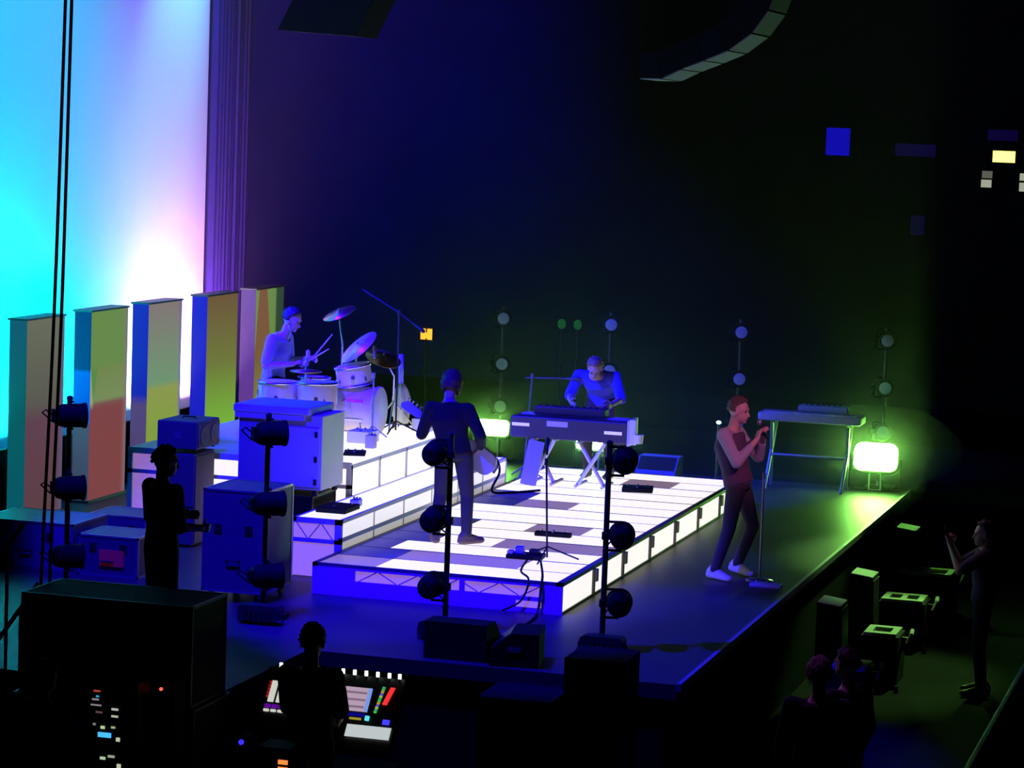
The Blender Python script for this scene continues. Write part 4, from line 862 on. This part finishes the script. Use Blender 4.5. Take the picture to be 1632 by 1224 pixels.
for k in range(7): pad('purple_button', -1.09+k*0.055, -1.045+k*0.055, 0.455, 0.50, E_pur, 0.01); pad('white_button', -1.09+k*0.055, -1.05+k*0.055, 0.40, 0.43, E_w, 0.01)
pad('touch_screen', -0.53, -0.30, 0.53, 0.86, E_scr); 
for k in range(3): pad('screen_band', -0.52, -0.33, 0.57+k*0.10, 0.60+k*0.10, E_scr2, 0.008)
pad('screen_edge', -0.325, -0.30, 0.53, 0.86, emis('desk_blue_edge', lin((120, 160, 240)), 0.9), 0.008)
pad('blue_strip', -0.44, -0.31, 0.46, 0.50, emis('desk_blue', lin((10, 5, 130)), 1.0)); pad('yellow_strip', -0.42, -0.33, 0.41, 0.435, emis('desk_yellow', lin((150, 140, 40)), 1.0))
pad('blue_key', -0.16, -0.11, 0.38, 0.44, emis('desk_key_blue', lin((60, 60, 255)), 1.3), 0.012); pad('cyan_key', -0.30, -0.27, 0.41, 0.47, emis('desk_key_cyan', lin((90, 220, 230)), 1.1), 0.012)
random.seed(3)
for k in range(12):
    c = [(40, 150, 90), (60, 170, 60), (170, 130, 40), (70, 70, 190), (150, 170, 60)][k % 5]
    pad('meter_light', -0.245-0.002*k+0.02, -0.225-0.002*k+0.02, 0.88-k*0.032, 0.90-k*0.032, emis(f'meter_{k%5}', lin(c), 1.2), 0.009)
for k in range(9): pad('peak_light', -0.165-0.004*k, -0.13-0.004*k, 0.88-k*0.028, 0.90-k*0.028, emis('peak_red', lin((235, 50, 50)), 1.1), 0.009)
for k in range(5): pad('peak_light', -1.10, -1.085, 0.60+k*0.05, 0.63+k*0.05, emis('peak_dark_red', lin((150, 20, 25)), 1.0), 0.009)
E_lamp = emis('desk_lamp_glow', lin((235, 255, 245)), 2.2)
for x in (-1.04, -0.55, -0.46, -0.37, -0.28, -0.19, -0.11):
    MB().cyl((x, -4.10, 0.20), (x, -4.10, 0.235), 0.013, n=10).build('lamp_bulb', E_lamp, md); MB().cyl((x, -4.10, 0.15), (x, -4.10, 0.20), 0.008, n=8).build('lamp_stem', M_dark, md)
pp = MB().box(-0.42, -0.08, -0.40*0.0+0.16*LV_, 0.33*LV_, 0.010, 0.014, CMx @ T(0, 0, 0)).build('paper_sheet', mat('paper', (0.8, 0.82, 0.8), 0.8, emit=(0.85, 0.95, 0.95), strength=0.6), None)  # light on the paper is put in as its own glow
tag(pp, 'white sheet with brightness put in as glow on the lower right of the mixing desk', 'paper')
rk = thing('effects_rack', 'rack of dark units dotted with small lights in the lower left', 'rack', (-1.80, -5.45, ZF))
MB().box(-0.19, 0.21, 0.0, 0.45, 0.0, 1.38).build('frame', M_dark, rk)
for k in range(9):
    u = MB().box(-0.17, 0.19, -0.012, 0.01, 0.60+k*0.084, 0.675+k*0.084).build('rack_unit', M_grey if k % 2 else M_dark, rk)
rk_l = [(-0.12, 1.30, 0.05, 0.012, (150, 60, 50)), (-0.13, 1.24, 0.05, 0.010, (130, 125, 130)), (-0.10, 1.262, 0.02, 0.012, (40, 150, 200)), (-0.14, 1.20, 0.08, 0.010, (120, 110, 120)), (0.02, 1.18, 0.05, 0.014, (170, 165, 160)), (0.02, 1.13, 0.05, 0.014, (165, 165, 155)),
        (-0.06, 1.04, 0.03, 0.02, (170, 190, 140)), (0.02, 1.05, 0.03, 0.014, (150, 150, 120)), (-0.08, 0.98, 0.10, 0.034, (70, 180, 255)), (0.06, 0.96, 0.028, 0.028, (170, 180, 150)), (-0.06, 0.82, 0.04, 0.02, (160, 180, 150)), (0.0, 0.84, 0.05, 0.016, (140, 150, 130)), (0.07, 0.77, 0.03, 0.03, (170, 180, 150)), (-0.12, 1.06, 0.02, 0.015, (110, 110, 100)), (-0.10, 1.15, 0.05, 0.012, (90, 60, 65))]
for i, (x, z, a, b, c) in enumerate(rk_l): MB().box(x, x+a, -0.018, -0.011, z, z+b).build('indicator_light', emis(f'rack_light_{i}', lin(c), 1.2), rk)
led = thing('red_lamp_unit', 'small dark unit with a red pilot light right of the rack', 'pilot light', (-1.52, -5.2, -0.30)); led.location.z = ZF
MB().box(-0.08, 0.10, 0.0, 0.2, 0.0, 1.36).build('post_box', M_black, led); MB().lathe([(0.012, 0.0), (0.012, 0.012), (0.004, 0.016)], 10, T(0.0, -0.0, 1.305) @ R(PI/2, 'X')).build('pilot_light', emis('pilot_red', lin((255, 90, 70)), 1.6), led)
ol = thing('power_unit', 'low dark unit with two orange lights below the desk operator', 'power unit', (-0.62, -5.25, ZF))
MB().box(-0.14, 0.10, 0.0, 0.25, 0.0, 0.98).build('case', M_black, ol)
for k in range(2): MB().box(0.02, 0.09, -0.01, 0.0, 0.82+k*0.05, 0.85+k*0.05).build('orange_light', emis('orange_glow', lin((250, 130, 60)), 1.3), ol)
bl_ = thing('talkback_unit', 'small unit with a single blue light left of the mixing desk', 'pilot light', (-1.16, -4.55, ZF))
MB().box(-0.06, 0.05, 0.0, 0.2, 0.0, 0.86).build('case', M_black, bl_); MB().lathe([(0.02, 0), (0.02, 0.012), (0.006, 0.02)], 12, T(0.0, 0.0, 0.82) @ R(PI/2, 'X')).build('blue_light', emis('blue_glow', lin((50, 40, 255)), 1.6), bl_)

# ---- stair rails and hanging cables on the near left
def rail(label, a, b):
    t = thing('stair_rail', label, 'handrail', (0, 0, 0)); a = Vector(a); b = Vector(b)
    MB().path([a, b], 0.018, 10).build('rail', M_steel, t)
    for k in (0.25, 0.85):
        p = a.lerp(b, k); MB().path([(p.x, p.y, ZF), p], 0.014, 8).build('post', M_dark, t)
    return t
rail('upper slanting metal handrail at the left edge of the picture', (-3.75, -4.6, 0.0), (-2.92, -4.6, 1.20))
rail('lower slanting metal handrail under the hanging cables', (-3.75, -4.5, -0.55), (-2.84, -4.5, 0.74))
cable('hanging_cable', 'left of two thick black cables hanging before the backdrop', [(-2.70, -4.4, 9.0), (-2.76, -4.4, 5.06), (-2.80, -4.4, 2.8), (-2.85, -4.4, 1.2), (-2.88, -4.4, 0.1), (-2.9, -4.4, -0.9)], 0.013)
cable('hanging_cable', 'right of two thick black cables hanging before the backdrop', [(-2.66, -4.4, 9.0), (-2.71, -4.4, 5.06), (-2.74, -4.4, 2.8), (-2.785, -4.4, 1.2), (-2.80, -4.4, 0.1), (-2.81, -4.4, -0.9)], 0.013)

# ================================================================== HANGING SPEAKERS
arr = thing('speaker_array', 'curved hanging speaker array whose lowest faces catch green light', 'speaker array', (0, 0, 0))
pts = [(-1.36, 4.835), (-1.10, 4.84), (-0.87, 4.955), (-0.61, 5.06), (-0.34, 5.18), (-0.08, 5.38), (0.10, 5.64), (0.20, 5.94), (0.26, 6.26), (0.28, 6.6)]
AV = [Vector((x, 0, z)) for x, z in pts]; AN = []
for i in range(len(AV)):
    d = (AV[min(i+1, len(AV)-1)] - AV[max(i-1, 0)]).normalized(); AN.append(Vector((d.z, 0, -d.x)))
for i in range(len(AV)-1):
    a, b, na, nb = AV[i], AV[i+1], AN[i], AN[i+1]; d = (b-a).normalized()
    corners = [a + d*0.003, b - d*0.003, b - d*0.003 - nb*0.30, a + d*0.003 - na*0.30]
    bx_ = MB().prism([(c.x, c.z) for c in corners], 'y', 7.55, 8.6).build('array_box', M_black, arr)
    fc = [a + d*0.012 + na*0.012, b - d*0.012 + nb*0.012, b - d*0.012, a + d*0.012]
    MB().prism([(c.x, c.z) for c in fc], 'y', 7.58, 8.57).build('grille', mat('array_grille', (0.30, 0.32, 0.28), 0.7, noise=0.2, nscale=40), bx_)
MB().box(-0.6, 0.2, 7.9, 8.2, 6.7, 6.8).build('fly_frame', M_dark, arr); MB().cyl((-0.2, 8.05, 6.8), (-0.2, 8.05, 11), 0.03).build('hoist_chain', M_dark, arr)
hb = thing('hanging_speaker', 'dark speaker box hanging at the top edge, right of the curtain', 'speaker', (0, 0, 0))
MB().prism([(-5.80, 5.27), (-4.84, 5.22), (-4.50, 5.90), (-5.46, 5.95)], 'y', 7.6, 8.4).build('body', M_black, hb); MB().prism([(-4.838, 5.24), (-4.52, 5.88), (-4.50, 5.87), (-4.82, 5.23)], 'y', 7.63, 8.37).build('grille', M_dark, hb)
MB().cyl((-5.0, 8.0, 5.8), (-5.0, 8.0, 11), 0.025).build('hoist_chain', M_dark, hb)

# ================================================================== PIT AND AUDIENCE SIDE
M_rim = mat('pale_rim', (0.78, 0.80, 0.74), 0.8, spec=0.1)
def pit_box(label, x, y, z, rz, hole=True, long=0.0):
    t = thing('pit_box', label, 'pit box', (x, y, ZF), rz, 'boxes in the pit'); h = z-ZF
    a, b = 0.16+long, 0.22
    MB().box(-a-0.03, a+0.03, -b-0.02, b+0.02, 0.0, h-0.03, ch=0.01).build('body', M_black, t)
    r_ = MB().box(-a, a, -b, -b+0.10, h-0.03, h).box(-a, a, b-0.10, b, h-0.03, h).box(-a, -a+0.07, -b+0.10, b-0.10, h-0.03, h).box(a-0.07, a, -b+0.10, b-0.10, h-0.03, h)
    if long: r_.box(-0.03, 0.03, -b+0.1, b-0.1, h-0.03, h)
    r_.build('top_rim', M_rim, t)
    MB().path([(a+0.10, -b*0.8, h-0.10), (a+0.13, -b*0.3, h-0.02), (a+0.12, b*0.3, h+0.0), (a+0.09, b*0.8, h-0.03)], [0.012, 0.022, 0.022, 0.012], 8).build('side_bar', M_rim, t)
    MB().box(a+0.02, a+0.10, -0.02, 0.02, h-0.20, h-0.06).build('bar_bracket', M_dark, t)
    return t
pit_box('pit box with a pale square rim nearest the spectators', 2.25, 2.07, -0.60, 0.0)
pit_box('pit box with a pale square rim, second from the spectators', 2.26, 3.94, -0.60, 0.0)
pit_box('pit box with a divided pale rim, third from the spectators', 2.18, 5.97, -0.60, 0.0, long=0.06)
pit_box('longest pit box, furthest from the spectators', 2.16, 7.85, -0.60, 0.0, long=0.14)
def front_fill(label, x, y, z):
    t = thing('front_fill_speaker', label, 'speaker', (x, y, ZF)); h = z-ZF
    MB().prism([(-0.13, 0.06), (0.13, 0.06), (0.10, h), (-0.13, h+0.03)], 'y', -0.20, 0.20).build('body', M_black, t)
    MB().prism([(-0.125, h+0.031), (0.098, h+0.003), (0.098, h+0.012), (-0.125, h+0.04)], 'y', -0.19, 0.19).build('top_plate', M_rim, t)
    MB().prism([(0.131, 0.1), (0.104, h-0.03), (0.110, h-0.03), (0.137, 0.1)], 'y', -0.18, 0.18).build('grille', M_dark, t)
    for s in (-1, 1): MB().box(-0.12, 0.12, s*0.16-0.02, s*0.16+0.02, 0, 0.06).build('foot', M_dark, t)
    return t
front_fill('front fill speaker with a bright green-lit top at the far end of the stage lip', 1.90, 8.14, -0.19)
front_fill('front fill speaker with a dim green top halfway along the stage lip', 1.95, 4.68, -0.19)
front_fill('front fill speaker with the faintest top, nearest along the stage lip', 1.93, 2.86, -0.19)
br = thing('crowd_barrier', 'long low barrier with a pale top rail in the lower right corner', 'barrier', (0, 0, 0))
for k in range(8): MB().box(4.06, 4.10, -10+k*2.0+0.01, -8+k*2.0-0.01, ZF, -0.05).build('barrier_panel', M_black, br)
MB().box(4.03, 4.075, -10, 6, -0.05, -0.01, ch=0.008).build('top_rail', mat('rail_grey', (0.45, 0.46, 0.4), 0.5), br)
ph = thing('phone', 'dark phone held up by the audience member at the barrier', 'phone', (2.87, 3.55, 0.49), math.radians(5))
MB().box(-0.005, 0.005, -0.075, 0.075, -0.036, 0.036, ch=0.003).build('case', M_black, ph); MB().box(0.0052, 0.006, -0.07, 0.07, -0.032, 0.032).build('screen', mat('phone_glass', (0.02, 0.02, 0.03), 0.1), ph)
# ---- signs on the far wall
def far_sign(name, label, cat, x0, x1, z0, z1, m, y=30.98, frame=True):
    t = thing(name, label, cat, ((x0+x1)/2, y, z0)); hw = (x1-x0)/2
    MB().box(-hw-0.03, hw+0.03, -0.06, 0.02, -0.03, z1-z0+0.03).build('frame', M_dark, t)
    MB().box(-hw, hw, -0.07, -0.055, 0.0, z1-z0).build('face', m, t); return t
far_sign('exit_sign', 'bright yellow-white lit sign at the upper right', 'sign', 0.06, 0.49, 3.83, 4.05, emis('exit_glow', lin((255, 240, 120)), 2.2))
for k, (x0, z0, z1, lab) in enumerate(((-0.13, 3.51, 3.65, 'small dim grey window pane below the lit sign, upper left one'), (-0.14, 3.33, 3.48, 'small pale window pane below the lit sign, lower left one'), (0.60, 3.49, 3.63, 'small pale window pane at the right picture edge, upper one'), (0.60, 3.28, 3.45, 'small pale window pane at the right picture edge, lower one'))):
    far_sign('lit_window', lab, 'window', x0, x0+0.20, z0, z1, emis('pane_glow_dim' if k == 0 else 'pane_glow', lin((90, 92, 80)) if k == 0 else lin((160, 165, 145)), 1.0))
far_sign('blue_panel', 'square saturated blue screen on the far wall', 'screen', -3.23, -2.76, 3.84, 4.38, screen('far_blue_screen', [(0, (16, 8, 190)), (1, (14, 6, 196))]))
far_sign('blue_panel', 'wide sign, dim blue light put in as glow, right of the square screen', 'screen', -1.85, -1.06, 3.88, 4.12, emis('blue_light_glow', lin((8, 0, 44)), 1.0))  # this and the next two: blue light on signs made as glow
far_sign('blue_panel', 'sign with dim blue light put in as glow, above the lit yellow sign', 'screen', -0.06, 0.52, 4.25, 4.46, emis('blue_light_glow', lin((8, 0, 44)), 1.0))
far_sign('blue_panel', 'small sign with dim blue light put in as glow, lowest on the far wall', 'screen', -1.47, -1.20, 2.34, 2.72, emis('blue_light_glow_low', lin((6, 0, 32)), 1.0))
os_ = thing('orange_sign', 'small orange and yellow lit sign on a post behind the drum kit', 'sign', (-5.74, 13.5, -0.012))
MB().cyl((0, 0, 0), (0, 0, 1.20), 0.02).build('post', M_dark, os_); MB().box(-0.10, 0.10, -0.02, 0.03, 1.18, 1.37).build('frame', M_dark, os_)
MB().box(-0.085, -0.01, -0.026, -0.018, 1.20, 1.355).box(0.012, 0.085, -0.026, -0.018, 1.20, 1.355).box(-0.02, 0.02, -0.026, -0.018, 1.22, 1.30).build('face', emis('orange_sign_glow', lin((255, 180, 50)), 1.5), os_)
for lab, x in (('left of two faint green reflections built as globes behind the stage', -3.78), ('right of two faint green reflections built as globes behind the stage', -3.55)):
    t = thing('light_dot', lab, 'pilot light', (x, 13.5, -0.012)); MB().cyl((0, 0, 0), (0, 0, 1.47), 0.016).build('post', M_dark, t); MB().ell((0, 0, 1.53), (0.06, 0.06, 0.07)).build('globe', emis('green_reflection', lin((12, 70, 25)), 1.0), t, True)  # green reflections made as weakly glowing globes on added posts
t = thing('light_dot', 'tiny white pilot lamp just behind the shoulder of the singer', 'pilot light', (-0.35, 8.0, 0.0)); MB().cyl((0, 0, 0), (0, 0, 0.88), 0.014).build('post', M_dark, t); MB().box(-0.14, 0.14, -0.1, 0.1, 0, 0.03).build('foot', M_dark, t); MB().ell((0, 0, 0.905), (0.032, 0.032, 0.022)).build('globe', emis('white_pilot', lin((225, 255, 250)), 1.5), t, True)

# ================================================================== HAZE
def haze(name, label, density, aniso, box):
    hz = bpy.data.materials.new(name); hz.use_nodes = True; nt = hz.node_tree; nt.nodes.clear()
    mo = nt.nodes.new('ShaderNodeOutputMaterial'); vs = nt.nodes.new('ShaderNodeVolumeScatter')
    vs.inputs['Density'].default_value = density; vs.inputs['Anisotropy'].default_value = aniso
    nt.links.new(vs.outputs[0], mo.inputs['Volume'])
    tag(MB().box(*box).build(name, hz), label, 'haze', kind='stuff')
haze('stage_haze', 'thin haze hanging over the far side of the stage', 0.014, 0.3, (-11.5, 1.9, 7.45, 16.0, 0.05, 7.0))
def bloom_puff(label, c, r, density):  # added haze bodies imitating lens bloom round the lit floods
    hz = bpy.data.materials.new('bloom_haze'); hz.use_nodes = True; nt = hz.node_tree; nt.nodes.clear()
    mo = nt.nodes.new('ShaderNodeOutputMaterial'); vs = nt.nodes.new('ShaderNodeVolumeScatter'); vs.inputs['Density'].default_value = density
    nt.links.new(vs.outputs[0], mo.inputs['Volume'])
    tag(MB().ell(c, r, None, 32, 20).build('bloom_haze', hz, None, True), label, 'haze', kind='stuff')
for k, (f_, d_) in enumerate(((1.25, 0.035), (0.85, 0.06), (0.5, 0.10))):
    w_ = ('wide', 'middle', 'inner')[k]
    bloom_puff(f'{w_} added haze shell for bloom around the large flood light at the far right', (1.22, 9.72, 0.56), (0.85*f_, 0.60*f_, 0.50*min(f_, 1.0)), d_)
    bloom_puff(f'{w_} added haze shell for bloom around the flood light beside the bass player', (-3.66, 9.80, 0.52), (0.65*f_, 0.55*f_, 0.45*min(f_, 1.0)), d_)
    bloom_puff(f'{w_} added haze shell for bloom around the flood light under the keyboard', (-2.34, 9.80, 0.44), (0.52*f_, 0.50*f_, 0.38*min(f_, 1.0)), d_)
